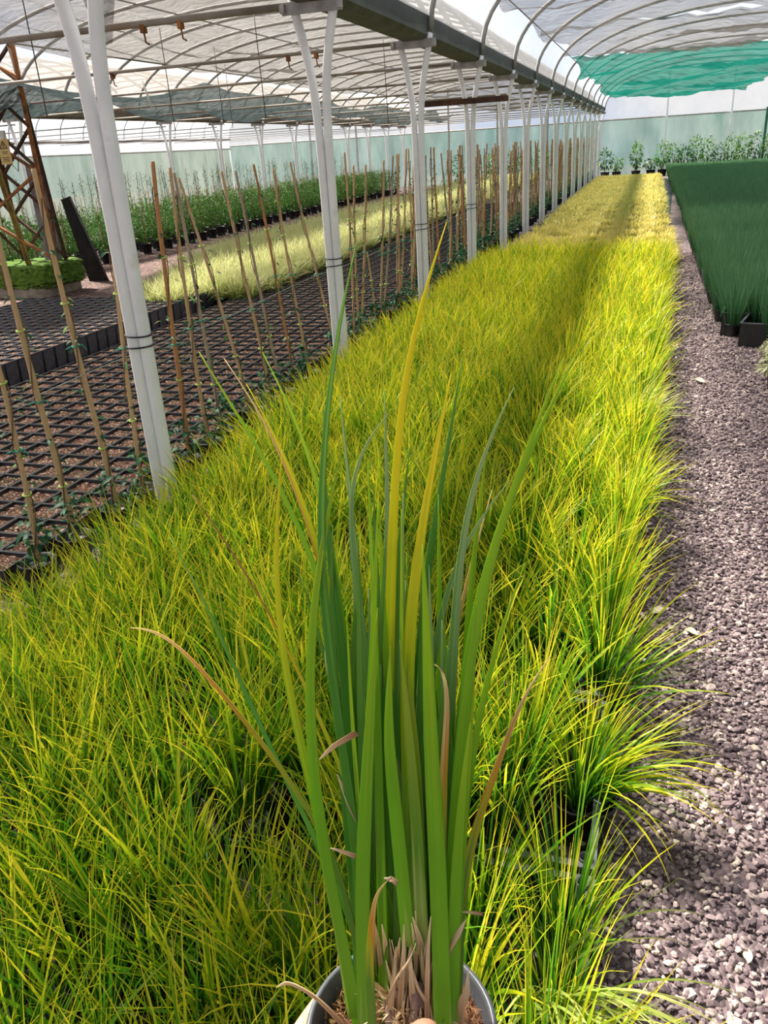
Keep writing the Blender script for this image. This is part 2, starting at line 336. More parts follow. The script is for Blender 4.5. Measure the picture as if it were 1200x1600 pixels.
    def mesh(s, name, mats):
        V = np.concatenate(s.v); me = bpy.data.meshes.new(name)
        loops = np.concatenate([f.reshape(-1) for f in s.f]); tot = np.concatenate([np.full(len(f), f.shape[1]) for f in s.f])
        me.vertices.add(len(V)); me.vertices.foreach_set('co', V.reshape(-1).astype(np.float32))
        me.loops.add(len(loops)); me.loops.foreach_set('vertex_index', loops.astype(np.int32))
        me.polygons.add(len(tot)); me.polygons.foreach_set('loop_start', (np.cumsum(tot) - tot).astype(np.int32))
        me.polygons.foreach_set('loop_total', tot.astype(np.int32))
        sm = np.concatenate([np.full(k, a) for k, a, _ in s.sm]); mi = np.concatenate([np.full(k, m) for k, _, m in s.sm])
        me.polygons.foreach_set('use_smooth', sm.astype(bool)); me.polygons.foreach_set('material_index', mi.astype(np.int32))
        for nm, arr in (('t', s.t), ('r', s.r)):
            a = me.attributes.new(nm, 'FLOAT', 'POINT'); a.data.foreach_set('value', np.concatenate(arr).astype(np.float32))
        for m in (mats if isinstance(mats, (list, tuple)) else [mats]): me.materials.append(m)
        me.update(calc_edges=True); me.validate(); return me
    def build(s, name, mats, parent=None, loc=None):
        o = bpy.data.objects.new(name, s.mesh(name, mats)); C.objects.link(o)
        if parent: o.parent = parent
        if loc is not None: o.location = loc
        return o
def tag(o, label=None, cat=None, group=None, kind=None):
    if label: o['label'] = label
    if cat: o['category'] = cat
    if group: o['group'] = group
    if kind: o['kind'] = kind
    return o
def empty(name, loc=(0, 0, 0), rz=0, label=None, cat=None, group=None):
    o = bpy.data.objects.new(name, None); C.objects.link(o); o.location = loc; o.rotation_euler = (0, 0, rz); o.empty_display_size = .1
    return tag(o, label, cat, group)
def copy_tree(o, parent=None):
    c = o.copy(); C.objects.link(c)
    if parent: c.parent = parent
    for ch in list(o.children): copy_tree(ch, c)
    return c
_O = ['', 'first', 'second', 'third', 'fourth', 'fifth', 'sixth', 'seventh', 'eighth', 'ninth', 'tenth', 'eleventh', 'twelfth', 'thirteenth', 'fourteenth', 'fifteenth', 'sixteenth', 'seventeenth', 'eighteenth', 'nineteenth']
_T = ['', '', 'twent', 'thirt', 'fort', 'fift', 'sixt', 'sevent', 'eight', 'ninet']
def nth(n):
    if n >= 100: return 'hundredth' if n == 100 else 'hundred and ' + nth(n - 100)
    return _O[n] if n < 20 else _T[n // 10] + 'ieth' if n % 10 == 0 else _T[n // 10] + 'y-' + _O[n % 10]
def struct(o): o['kind'] = 'structure'; return o
def U(a, b, n=None): return RNG.uniform(a, b, n)

# ------------------------------------------------------------------ structure
GX = -2.08; BW = 8.4; X1 = GX - BW; X2 = X1 - BW; XR = GX + BW
Y0, Y1 = -4.4, 38.1
POSTS_Y = [3.1 + 2.5 * k for k in range(-3, 15)]
g = G(); g.box((-6, 17, -.10), (60, 70, .2)); struct(g.build('floor', GRAVEL))
g = G(); g.box((-8.1, 18, .004), (2.5, 38, .012)); struct(g.build('soil_path', SOILPATH))

def arch(xa, xb, n=30, top=1.42, z0=2.52):
    th = np.linspace(0, PI, n); xc, a = (xa + xb) / 2, (xb - xa) / 2
    return xc - a * np.sign(np.cos(th)) * np.abs(np.cos(th)) ** .92, z0 + top * np.sin(th) ** .85
def film(xa, xb, m, name='ceiling'):
    x, z = arch(xa, xb, 34)
    def fn(u, v):
        i = u * (len(x) - 1); X = np.interp(i, np.arange(len(x)), x); Z = np.interp(i, np.arange(len(x)), z) + .035
        Y = Y0 + v * (Y1 - Y0); sag = .025 * np.abs(np.sin((Y - 3.1) / 2.5 * PI)) + .012 * np.sin(Y * 7 + X * 3)
        return X, Y, Z - sag
    g = G(); g.grid(fn, 50, 160); return struct(g.build(name, m))
film(GX + .14, XR - .14, FILM); film(X1 + .14, GX - .14, FILM_WARM); film(X2 + .1, X1 - .14, FILM_SIDE)
# end wall: teal mesh low, film above
def fn(u, v): return X2 + u * (XR - X2), Y1 + .06 + .03 * np.sin(u * 90) * v, 0.0 + v * 2.16
g = G(); g.grid(fn, 160, 8); struct(g.build('wall_back', WALL_NET))
def gable(xa, xb):
    x, z = arch(xa, xb, 34); g = G()
    def fn(u, v):
        i = u * (len(x) - 1); X = np.interp(i, np.arange(len(x)), x); Z = np.interp(i, np.arange(len(x)), z)
        return X, Y1 + .02 + 0 * X, 2.16 + v * (Z - 2.16)
    g.grid(fn, 50, 6); return g
for a, b in ((GX, XR), (X1, GX), (X2, X1)): struct(gable(a, b).build('wall_back', FILM))
def fn(u, v): return X2 - .03 + .03 * np.sin(u * 130) * v, Y0 + u * (Y1 - Y0), v * 2.05
g = G(); g.grid(fn, 180, 8); struct(g.build('wall_left', WALL_SIDE))
def fn(u, v): return X2 + .0 + 0 * u, Y0 + u * (Y1 - Y0), 2.05 + v * .5
g = G(); g.grid(fn, 60, 3); struct(g.build('wall_left', FILM_SIDE))
def fn(u, v): return XR + .03 * np.sin(u * 130) * v, Y0 + u * (Y1 - Y0), v * 2.5
g = G(); g.grid(fn, 180, 8); struct(g.build('wall_right', WALL_NET))
# rails at the top of the wall mesh, and the end wall's uprights
g = G(); g.tube([(X2, Y1 - .02, 2.16), (XR, Y1 - .02, 2.16)], .03, 8); g.tube([(X2 + .04, Y0, 2.05), (X2 + .04, Y1, 2.05)], .03, 8); struct(g.build('trim_1', STEEL))
g = G(); g.tube([(X2 + .05, Y0, 2.45), (X2 + .05, Y1, 2.45)], .045, 8); struct(g.build('trim_2', BROWNBEAM))
for n_, x in enumerate((-17.2, -14.8, -12.6, -8.4, -6.3, -4.2, .5, 2.9)):
    g = G(); g.box((x, Y1 - .06, 1.9), (.07, .05, 3.8)); struct(g.build('end_wall_upright', STEEL if x < 0 else WHITE))
g = G(); g.box((4.12, Y1 - .7, 1.12), (.09, .07, 2.24)); tag(g.build('fence_post', simple('green_painted_post', [(.3, (.01, .10, .05)), (.7, (.03, .17, .09))], 8, .5)), 'green upright post before the end wall at right edge of the photo', 'post')

def gutter(x, m, label):
    prof = [(-.13, .17), (-.13, 0), (-.09, -.035), (.09, -.035), (.13, 0), (.13, .17), (.10, .17), (.10, .02), (-.10, .02), (-.10, .17)]
    v = []; n = len(prof)
    for y in (Y0, Y1): v += [(x + p[0], y, 2.50 + p[1]) for p in prof]
    f = [(i, (i+1) % n, n + (i+1) % n, n + i) for i in range(n)]
    g = G(); g.add(v, f, smooth=False); return tag(g.build('roof_gutter', m), label, 'gutter')
gutter(GX, GUTTER, 'dark olive metal roof gutter running along the nearer row of white posts')
gutter(X1, BROWNBEAM, 'brown metal roof gutter on the far left, above the green shrubs')

def post_geo(sgn):
    zs = np.array([0, 1.2, 1.75, 1.95, 2.1, 2.22, 2.32, 2.42, 2.52]); off = np.array([.029, .029, .031, .040, .055, .078, .105, .130, .150])
    zz = np.linspace(0, 2.52, 40); xx = np.interp(zz, zs, off)
    k = np.ones(5) / 5; xs = np.convolve(np.pad(xx, 2, mode='edge'), k, 'valid')
    g = G(); g.tube(np.stack([sgn * xs, 0 * zz, zz], -1), .029, 12); return g
POSTL = {3.1: 'nearest white double-tube post with black bands round it', 5.6: 'second nearest white double-tube post, its tubes parting under the gutter',
         8.1: 'third nearest white double-tube post, narrow dark slot between its tubes', 10.6: 'fourth nearest white double-tube post beside the yellow grass bed'}
p0 = None
def white_post(x, y, label, group, arms=True):
    p = empty('greenhouse_post', (x, y, 0), 0, label, 'post', group)
    for s in (-1, 1): post_geo(s).build('tube', WHITE, p)
    g = G(); g.box((0, -.035, 2.44), (.40, .012, .07)); g.box((.19, -.05, 2.44), (.03, .03, .05)); g.box((-.19, -.05, 2.44), (.03, .03, .05)); g.build('bracket', STEEL, p)
    return p
ordn = ['nearest', 'second', 'third', 'fourth', 'fifth', 'sixth', 'seventh', 'eighth', 'ninth', 'tenth', 'eleventh', 'twelfth', 'thirteenth', 'fourteenth', 'last']
proto_post = white_post(GX, 3.1, POSTL[3.1], 'white posts beside the yellow grass bed')
for y in POSTS_Y:
    if abs(y - 3.1) < .01: p = proto_post
    else:
        p = copy_tree(proto_post); p.location = (GX, y, 0); k = round((y - 3.1) / 2.5)
        p['label'] = POSTL.get(round(y, 1), (ordn[k] + ' white double-tube post of the row beside the grass bed, counted from the front') if k >= 0 else 'white double-tube post left of the camera, %s' % {-3: 'hindmost', -2: 'middle one', -1: 'closest to the grass bed posts in view'}[k])
for y in (3.1, 5.6, 8.1, 10.6):
    for i, z in enumerate((.93, .88)):
        a = np.linspace(0, 2 * PI, 25); g = G()
        g.tube(np.stack([GX + .064 * np.cos(a), y + .036 * np.sin(a), z + .006 * np.sin(a + i)], -1), .004, 5, cap=False)
        tag(g.build('rubber_band', RUBBER), '%s black band tied round the %s white post' % (['upper', 'lower'][i], ordn[round((y - 3.1) / 2.5)]), 'band', 'black bands round the white posts')
for k, y in enumerate(POSTS_Y):
    if y < 2: continue
    p = copy_tree(proto_post); p.location = (X1, y, 0); p['group'] = 'white posts among the shrubs'
    p['label'] = ordn[k - 3] + ' white forked post among the green shrubs, counted from the front'

def hoop(xa, xb, y, label, group, r=.028):
    x, z = arch(xa, xb, 40); g = G(); g.tube(np.stack([x, y + 0 * x, z], -1), r, 8, cap=True)
    return tag(g.build('roof_hoop', HOOPM), label, 'hoop', group)
HOOPM = simple('grey_hoop_steel', [(.3, (.20, .195, .19)), (.7, (.34, .33, .32))], 9, .45, .05)
h1 = hoop(GX + .15, XR - .15, 0, 'x', 'roof hoops over the gravel path'); h1.location.y = POSTS_Y[0]
h2 = hoop(X1 + .15, GX - .15, 0, 'x', 'roof hoops over the pale grass'); h2.location.y = POSTS_Y[0]
h3 = hoop(X2 + .05, X1 - .15, 0, 'x', 'roof hoops over the shrubs'); h3.location.y = POSTS_Y[0]
for k, y in enumerate(POSTS_Y):
    for h, where in ((h1, 'above the gravel path'), (h2, 'above the pale grass'), (h3, 'above the far left shrubs')):
        c = h if k == 0 else h.copy()
        if k: C.objects.link(c); c.location.y = y
        c['label'] = 'grey steel roof hoop %s, %s counted from the front' % (where, ordn[k - 3]) if k >= 3 else 'grey steel roof hoop %s, overhead of the camera (%s)' % (where, ['hindmost', 'middle', 'foremost'][k])
# thinner intermediate hoops
for k_, y in enumerate([4.35 + 2.5 * k for k in range(0, 14)]):
    for h, where in ((h2, 'pale grass'), (h3, 'shrubs')):
        c = h.copy(); C.objects.link(c); c.location.y = y; c.name = 'roof_hoop'; c['group'] = 'intermediate roof hoops'; c['label'] = 'grey roof hoop between posts over the %s, %s from the front' % (where, nth(k_ + 1))

# cross ties of the middle bay (a rusty pipe at each post pair) with hanging hooks
for k, y in enumerate([q for q in POSTS_Y if q > 4]):
    t = empty('tie_bar', (0, y, 0), 0, 'thin pipe crossing under the grey nets, %s from the front' % ordn[k], 'pipe', 'pipes crossing under the nets')
    g = G(); g.tube([(X1, 0, 2.46), (GX, 0, 2.46)], .022 if k == 0 else .016, 8); g.build('pipe', simple('stained_pipe', [(.35, (.16, .12, .09)), (.55, (.36, .33, .29)), (.75, (.26, .13, .06))], 1.5, .6, .1) if k == 0 else MAT['stained_pipe'], t)
    if k < 2:
        for hx in (-3.3, -3.02, -5.2):
            g = G(); g.box((hx, 0, 2.43), (.03, .045, .05)); g.tube([(hx, 0, 2.41), (hx + .005, 0, 2.35), (hx + .03, 0, 2.335)], .006, 6); g.build('hook', RUST, t)
for k, y in enumerate([q for q in POSTS_Y if q > 4]):
    g = G(); g.tube([(X2, y, 2.36), (X1, y, 2.36)], .013, 6); tag(g.build('tie_bar', HOOPM), 'thin tie pipe under the far left roof, %s from the front' % ordn[k], 'pipe', 'pipes over the shrubs')
# wires along the rows that carry the nets
for i, (x, z, wh) in enumerate(((-1.5, 2.93, 'along the left edge of the nets above the path'), (-6.45, 2.84, 'along the free edge of the large grey net'), (-9.3, 2.70, 'along the hanging dark net'), (-4.3, 2.86, 'under the large grey net'))):
    g = G(); g.tube([(x, Y0, z), (x, Y1, z)], .010 if i == 1 else .007, 6); tag(g.build('support_wire', WIRE), 'dark wire running ' + wh, 'wire')

# shade nets
def net(name, xa, xb, ya, yb, z, step, sag, m, label, rag=.0, tilt=0, nx=60, ny=200, sidesag=0.0, seed=0):
    def fn(u, v):
        Y = ya + v * (yb - ya); ph = (Y - ya) / step * PI
        edge = rag * (np.sin(u * 23 + seed) + .6 * np.sin(u * 51 + 2 * seed) + .4 * np.sin(u * 97))
        Y = Y + edge * (v > .97) + edge * (v < .03)
        X = xa + u * (xb - xa) + .04 * np.sin(Y * 1.7 + seed) + rag * .5 * np.sin(Y * 2.3) * ((u < .02) | (u > .98))
        Z = z + tilt * (X - xa) - sag * np.abs(np.sin(ph)) * (.6 + .4 * np.sin(u * 9 + Y * .6 + seed)) - sidesag * np.sin(u * PI)
        Z = Z + .02 * np.sin(X * 9 + Y * 2) + .012 * np.sin(X * 21 + Y * 5 + seed)
        return X, Y, Z
    g = G(); g.grid(fn, nx, ny); return tag(g.build(name, m), label, 'net')
net('shade_net', -1.5, XR - .3, Y0, 12.3, 2.93, 2.5, .12, NET_GREY, 'grey shade net above the path at the top right, nearest the camera', .05, .015, seed=1)
net('shade_net', -1.42, XR - .3, 12.4, 16.6, 2.90, 2.1, .16, NET_GREY, 'ragged edged grey shade net in front of the green net', .16, .01, seed=2)
net('shade_net', -1.42, 2.85, 16.4, 34.6, 2.86, 4.5, .20, NET_GREEN, 'sagging sea green shade net above the far end of the path', .10, .0, seed=3)
net('shade_net', -6.45, GX - .15, Y0, 36.5, 2.84, 2.5, .10, NET_GREY, 'large grey shade net hanging under the roof over the pale grass', .05, .0, sidesag=.06, seed=4)
net('shade_net', -9.3, -7.05, 7.2, 20.0, 2.70, 6.4, .34, NET_DARK, 'dark grey net bunched and hanging low beside the large grey net, nearer half', .08, .02, sidesag=.10, seed=5)
net('shade_net', -9.3, -7.3, 20.2, 36.0, 2.70, 5.2, .26, NET_DARK, 'dark grey net bunched and hanging low beside the large grey net, farther half', .08, .02, sidesag=.08, seed=6)
# torn strip hanging from the large net, and a narrow hanging pole
g = G(); g.add([(-3.95, 5.9, 2.80), (-3.70, 6.0, 2.79), (-3.78, 5.96, 2.42), (-3.86, 5.93, 2.40)], [(0, 1, 2, 3)]); tag(g.build('net_scrap', NET_GREY), 'torn triangle of grey net hanging beside the nearest cross pipe', 'net')
g = G(); g.tube([(-5.9, 9.8, 2.52), (-5.82, 9.8, 2.22)], .012, 6); tag(g.build('hanging_rod', GREYWHITE), 'short white rod hanging in front of the dark net', 'rod')
for i, (x, y, z0, z1) in enumerate([(-4.2, 5.6, 2.46, 1.95), (-4.6, 8.1, 2.46, 1.9), (-3.6, 8.1, 2.46, 1.95), (-5.3, 10.6, 2.46, 2.0), (-6.4, 13.1, 2.46, 2.05), (-3.1, 10.6, 2.46, 1.9)]):
    g = G(); g.tube([(x, y, z1 + .9), (x + .01, y, z1)], .0045, 5); tag(g.build('hanging_wire', WIRE), ['thin wire hanging from the nearest cross pipe', 'thin wire hanging left on the second cross pipe', 'thin wire hanging right on the second cross pipe', 'thin wire hanging left on the third cross pipe', 'thin wire hanging from the fourth cross pipe', 'thin wire hanging right on the third cross pipe'][i], 'wire')
g = G(); g.box((-2.12, 10.54, 2.06), (1.0, .06, .06)); tag(g.build('wooden_bar', RUSTDK), 'short dark brown bar fixed level across the fourth white post', 'bar')
# horizontal cane-support wire along the row of climbers
g = G()
P = [(-2.31, Y, .78 - .02 * math.sin((Y - 3.1) / 2.5 * PI) ** 2) for Y in np.arange(1.2, 20, .25)]; g.tube(P, .0022, 5)
tag(g.build('support_wire', GALVWIRE), 'thin galvanised wire at knee height tying the bamboo canes together', 'wire')
# ------------------------------------------------------------------ gravel stones (uncountable) on the near path
def stones(n, xr, yr, size, seed):
    rng = np.random.default_rng(seed)
    ico_v = []; ph = (1 + 5 ** .5) / 2
    for a, b in ((-1, ph), (1, ph), (-1, -ph), (1, -ph)): ico_v.append((a, b, 0))
    for a, b in ((-1, ph), (1, ph), (-1, -ph), (1, -ph)): ico_v.append((0, a, b))
    for a, b in ((-1, ph), (1, ph), (-1, -ph), (1, -ph)): ico_v.append((b, 0, a))
    ico_v = np.array([(-1, ph, 0), (1, ph, 0), (-1, -ph, 0), (1, -ph, 0), (0, -1, ph), (0, 1, ph), (0, -1, -ph), (0, 1, -ph), (ph, 0, -1), (ph, 0, 1), (-ph, 0, -1), (-ph, 0, 1)]) / 1.902
    ico_f = np.array([(0,11,5),(0,5,1),(0,1,7),(0,7,10),(0,10,11),(1,5,9),(5,11,4),(11,10,2),(10,7,6),(7,1,8),(3,9,4),(3,4,2),(3,2,6),(3,6,8),(3,8,9),(4,9,5),(2,4,11),(6,2,10),(8,6,7),(9,8,1)])
    v = np.repeat(ico_v[None], n, 0) * (1 + rng.uniform(-.32, .25, (n, 12, 1)))
    s = size * rng.lognormal(0, .28, n); sc = np.stack([s * rng.uniform(.8, 1.5, n), s * rng.uniform(.6, 1.0, n), s * rng.uniform(.4, .8, n)], -1)
    v = v * sc[:, None, :]
    for ax, rg in ((0, .5), (1, .5), (2, PI)):
        a = rng.uniform(-rg, rg, n); c, s_ = np.cos(a)[:, None], np.sin(a)[:, None]; i, j = [(1, 2), (2, 0), (0, 1)][ax]
        vi = v[:, :, i] * c - v[:, :, j] * s_; vj = v[:, :, i] * s_ + v[:, :, j] * c; v[:, :, i] = vi; v[:, :, j] = vj
    pos = np.stack([rng.uniform(*xr, n), rng.uniform(*yr, n), rng.uniform(-.001, .010, n)], -1)
    v = v + pos[:, None, :]; f = (ico_f[None] + (np.arange(n) * 12)[:, None, None]).reshape(-1, 3)
    return v.reshape(-1, 3), f, np.repeat(rng.uniform(0, 1, n), 12)
g = G()
for (n, xr, yr, sz, sd_) in ((15000, (-.12, .95), (.7, 2.6), .0074, 1), (12500, (-.12, 1.05), (2.6, 4.4), .0076, 2), (9000, (-.15, 1.15), (4.4, 7.0), .0085, 3), (6000, (.0, 1.0), (7.0, 13.0), .010, 4)):
    v, f, r = stones(n, xr, yr, sz, sd_); g.add(v, f, r=r, smooth=False)
tag(g.build('gravel', STONE), 'purple grey crushed gravel covering the path beside the grass bed', 'gravel', kind='stuff')
# leaf litter on the path
for i, (x, y, s, lab) in enumerate(((.13, 2.72, .035, 'pale torn dry leaf on the gravel close to the grass edge'), (.24, 2.60, .030, 'pale curled dry leaf on the gravel, right of the torn leaf'), (.50, 2.28, .026, 'small cream leaf alone on the gravel in mid path'),
                                    (.30, 1.33, .022, 'yellowish dry leaf scrap near the bottom of the gravel path'), (.20, 3.35, .018, 'tiny pale leaf scrap farther up the gravel'), (.42, 5.9, .06, 'long pale dry leaf lying across the path before the black crates'), (.22, 6.05, .07, 'pale crumpled leaf lying left on the path before the black crates'), (.38, .93, .018, 'cream pebble-like leaf scrap near the bottom of the picture'))):
    g = G(); n = 7; a = U(0, 6.3); d = np.array([[math.cos(a), math.sin(a), .1]])
    def fn(u, v): return s * (u - .5) * 2 * (1 + .3*np.sin(v*5)), s * .45 * (v - .5) * 2 * np.sin(u * PI) ** .6, .006 + s * .25 * (np.sin(u * 4 + 1) * .5 + np.abs(v - .5))
    g.grid(fn, 8, 5); o = tag(g.build('fallen_leaf', DRYLEAF), lab, 'leaf', 'fallen leaves on the path'); o.location = (x, y, .012); o.rotation_euler = (0, 0, a)

# ------------------------------------------------------------------ black tray crates at the bed's right edge
def crate_geo(L, W, Hh):
    g = G(); th = .006
    for sx in (-1, 1): g.box((sx * (W/2 - th/2), 0, Hh/2), (th, L, Hh))
    for sy in (-1, 1): g.box((0, sy * (L/2 - th/2), Hh/2), (W, th, Hh))
    g.box((0, 0, .004), (W, L, .008))
    return g
def crate(x, y, L, W, Hh, label, group, rz=0, tubes=True, m=GREYP):
    t = empty('plastic_crate', (x, y, 0), rz, label, 'crate', group)
    crate_geo(L, W, Hh).build('body', m, t)
    g = G()
    for sx in (-1, 1): g.box((sx * (W/2 - .004), 0, Hh), (.018, L, .008))
    for sy in (-1, 1): g.box((0, sy * (L/2 - .004), Hh + .001), (W, .018, .008))
    g.build('rim', POTRIM, t)
    if tubes:
        for sx in (-1, 1):
            for sy in (-1, 1):
                q = G(); q.lathe([(.013, 0), (.015, Hh + .012), (.0115, Hh + .012), (.011, .02)], 14, (sx * (W/2 - .02), sy * (L/2 - .02), 0)); q.build('corner_socket', m, t)
    return t
c0 = crate(-.23, .42, .60, .42, .13, 'x', 'black crates along the grass bed edge')
for k in range(17):
    c = c0 if k == 0 else copy_tree(c0); c.location = (-.23, .42 + .63 * k, 0)
    c['label'] = 'black crate on the right edge of the yellow grass bed, %s from the front' % (ordn[k] if k < 14 else ['fifteenth', 'sixteenth', 'last'][k - 14])

g = G(); g.grid(lambda u, v: (-2.16 + u * (2.12 + .026 * (v * 34.4)), .2 + v * 34.4, .010 + .002 * np.sin(u * 30 + v * 200)), 12, 120)  # dark sheet added below the bed so the gaps between tufts go dark
tag(g.build('added_dark_sheet', BLACKP), 'added black sheet under the long grass bed that darkens its hollows', 'added dark sheet')
# ------------------------------------------------------------------ bright yellow-green grass bed
def tuft(nb, hmin, hmax, wd, seg, spread=.045, lean=.34, kmax=1.25, mi=0, g=None, c=(0, 0, 0), bias=None, kmin=.1):
    g = g or G(); n = nb; phi = U(0, 2*PI, n)
    rad = spread * np.sqrt(U(0, 1, n)); base = np.stack([rad*np.cos(phi), rad*np.sin(phi), np.full(n, .10)], -1) + np.array(c)
    if bias is not None: phi = phi * .35 + bias
    a0 = np.abs(RNG.normal(0, lean, n)) * .8 + rad / spread * .12; k = U(kmin, kmax, n) ** 1.2
    L = U(hmin, hmax, n); g.blades(base, phi, L, a0, k, U(.7, 1.2, n) * wd * np.where(U(0, 1, n) > .88, 1.45, 1.0), seg, mi=mi); return g
def round_pot(g, r=.055, h=.11, c=(0, 0, 0), mi=0, seg=14): return g.lathe([(r*.72, 0), (r*.95, h), (r*1.04, h), (r*1.04, h+.008), (r*.93, h+.008), (r*.9, h*.85), (0, h*.85)], seg, c, mi)
pot_me = round_pot(G(), .062, .10).mesh('pot', BLACKP)
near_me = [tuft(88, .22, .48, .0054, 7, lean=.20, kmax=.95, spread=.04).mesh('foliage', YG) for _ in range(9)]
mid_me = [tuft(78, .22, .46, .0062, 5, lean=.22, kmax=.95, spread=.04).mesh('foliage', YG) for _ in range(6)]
spots = []
SP = .158
HOLLOWS = [(-.74, 1.23), (-.54, 3.49), (-.30, 2.04), (-1.15, 1.75), (-.95, 2.6), (-.15, 2.9), (-1.4, 3.1)]
def bed_right(y): return -.10 + .028 * y
for j in range(74):
    for i in range(13):
        y = .30 + j * SP * .94 + U(-.02, .02); x = -1.97 + i * (bed_right(y) + 1.97) / 12 + U(-.02, .02)
        if x > bed_right(y): x = bed_right(y)
        if x > bed_right(y) - .14 and (1.26 < y < 1.50 or 1.88 < y < 2.06): continue     # empty corners of the crates
        if any(math.hypot(x - a, (y - b) * .8) < .13 for a, b in HOLLOWS): continue
        spots.append((x, y, j, i))
spots.sort(key=lambda p: math.hypot(p[0] - 0, p[1]) if p[1] > -1 else 9)
def inview(x, y, z=.3, m=120):
    c = RW.T @ np.array([x, y, z - EYE])
    if c[2] >= -.05: return False
    px, py = 600 - F_PX * c[0] / c[2], 800 + F_PX * c[1] / c[2]
    return -m < px < 1200 + m and -m < py < 1600 + m * 2.2
vis = [p for p in spots if inview(*p[:2])]
near = vis[:300]; rest = vis[300:]
LBL = 'upright yellow-green grass tuft in a black pot in the middle of the near bed'
j0 = min(p[2] for p in near)
for k, (x, y, jr, ic) in enumerate(near):
    edge = x > bed_right(y) - .05; lft = x < -1.91
    t = empty('potted_grass', (x, y, 0), U(0, 6.28), None, 'grass plant', 'yellow-green grass tufts in the near bed')
    t['label'] = ('yellow-green grass tuft leaning out over the gravel on the right bed edge' if edge else 'yellow-green grass tuft at the left bed edge beside the bamboo canes' if lft else
                  'yellow-green grass tuft inside the front of the bed' if y < 1.9 else 'yellow-green grass tuft farther back inside the near bed')
    t['label'] = ('tuft leaning over the gravel at the right bed edge, %s from the front' % nth(jr - j0 + 1) if edge else 'low tuft at the left bed edge by the canes, %s row from the front' % nth(jr - j0 + 1) if lft else 'yellow-green grass tuft, %s row from the front, %s from the left bed edge' % (nth(jr - j0 + 1), nth(ic + 1)))
    t['group'] = ('grass tufts on the right bed edge' if edge else 'grass tufts on the left bed edge' if lft else 'grass tufts inside the front of the bed' if y < 1.9 else 'grass tufts farther back in the bed')
    p = bpy.data.objects.new('pot', pot_me); C.objects.link(p); p.parent = t
    f = bpy.data.objects.new('foliage', random.choice(near_me if y < 2.2 else mid_me)); C.objects.link(f); f.parent = t
    s = U(.86, 1.08); sh = .72 if lft else .84 if x < -1.75 else 1.0; f.scale = (s * (.85 if edge or lft else 1), s, s * U(.82, 1.08) * sh)
g = G()
for (x, y, _a, _b) in rest:
    q = int(max(30, 80 - y * 4.5)); wd = .0066 + max(0, y - 3) * .00055
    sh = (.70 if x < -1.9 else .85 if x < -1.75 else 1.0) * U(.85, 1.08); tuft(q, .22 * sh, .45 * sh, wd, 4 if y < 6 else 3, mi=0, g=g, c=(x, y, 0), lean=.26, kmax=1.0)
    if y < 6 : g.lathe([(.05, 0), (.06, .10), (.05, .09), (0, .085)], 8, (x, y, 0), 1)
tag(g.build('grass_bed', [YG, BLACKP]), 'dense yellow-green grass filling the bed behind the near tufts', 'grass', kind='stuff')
# tufts spilling on the path
def spill(x, y, n, Lr, bias, spreadphi, a0r, kr, wd, m, label, seg=10, z=.10):
    x = min(x, bed_right(y) + .03)
    t = empty('potted_grass', (x, y, 0), 0, label, 'grass plant')
    p = bpy.data.objects.new('pot', pot_me); C.objects.link(p); p.parent = t
    g = G(); phi = RNG.normal(bias, spreadphi, n); b = np.stack([U(-.03, .03, n), U(-.03, .03, n), np.full(n, z)], -1)
    g.blades(b, phi, U(*Lr, n), U(*a0r, n), U(*kr, n), U(.7, 1.2, n) * wd, seg); g.build('foliage', m, t); return t
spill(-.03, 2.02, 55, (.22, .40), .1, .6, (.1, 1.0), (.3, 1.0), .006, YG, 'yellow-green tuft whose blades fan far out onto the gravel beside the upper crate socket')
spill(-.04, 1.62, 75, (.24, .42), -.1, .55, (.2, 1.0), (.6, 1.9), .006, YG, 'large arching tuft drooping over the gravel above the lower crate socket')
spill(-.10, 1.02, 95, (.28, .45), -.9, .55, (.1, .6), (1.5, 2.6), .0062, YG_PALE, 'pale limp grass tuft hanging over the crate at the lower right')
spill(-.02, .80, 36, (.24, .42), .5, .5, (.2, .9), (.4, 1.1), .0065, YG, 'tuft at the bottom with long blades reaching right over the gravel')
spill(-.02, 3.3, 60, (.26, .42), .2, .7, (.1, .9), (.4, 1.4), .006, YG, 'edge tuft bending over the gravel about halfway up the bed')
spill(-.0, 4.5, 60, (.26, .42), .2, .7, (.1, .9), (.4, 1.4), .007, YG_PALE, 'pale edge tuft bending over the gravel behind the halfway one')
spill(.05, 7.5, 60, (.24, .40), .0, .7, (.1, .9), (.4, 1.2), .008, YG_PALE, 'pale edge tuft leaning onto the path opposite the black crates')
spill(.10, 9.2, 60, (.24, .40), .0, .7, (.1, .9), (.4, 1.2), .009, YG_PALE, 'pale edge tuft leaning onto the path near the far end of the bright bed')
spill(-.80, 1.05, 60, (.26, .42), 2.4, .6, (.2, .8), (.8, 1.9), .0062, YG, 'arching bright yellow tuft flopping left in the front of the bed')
spill(-.55, .86, 50, (.26, .42), 2.6, .6, (.2, .8), (.6, 1.5), .0062, YG, 'bright tuft bending left near the bottom left of the bed')

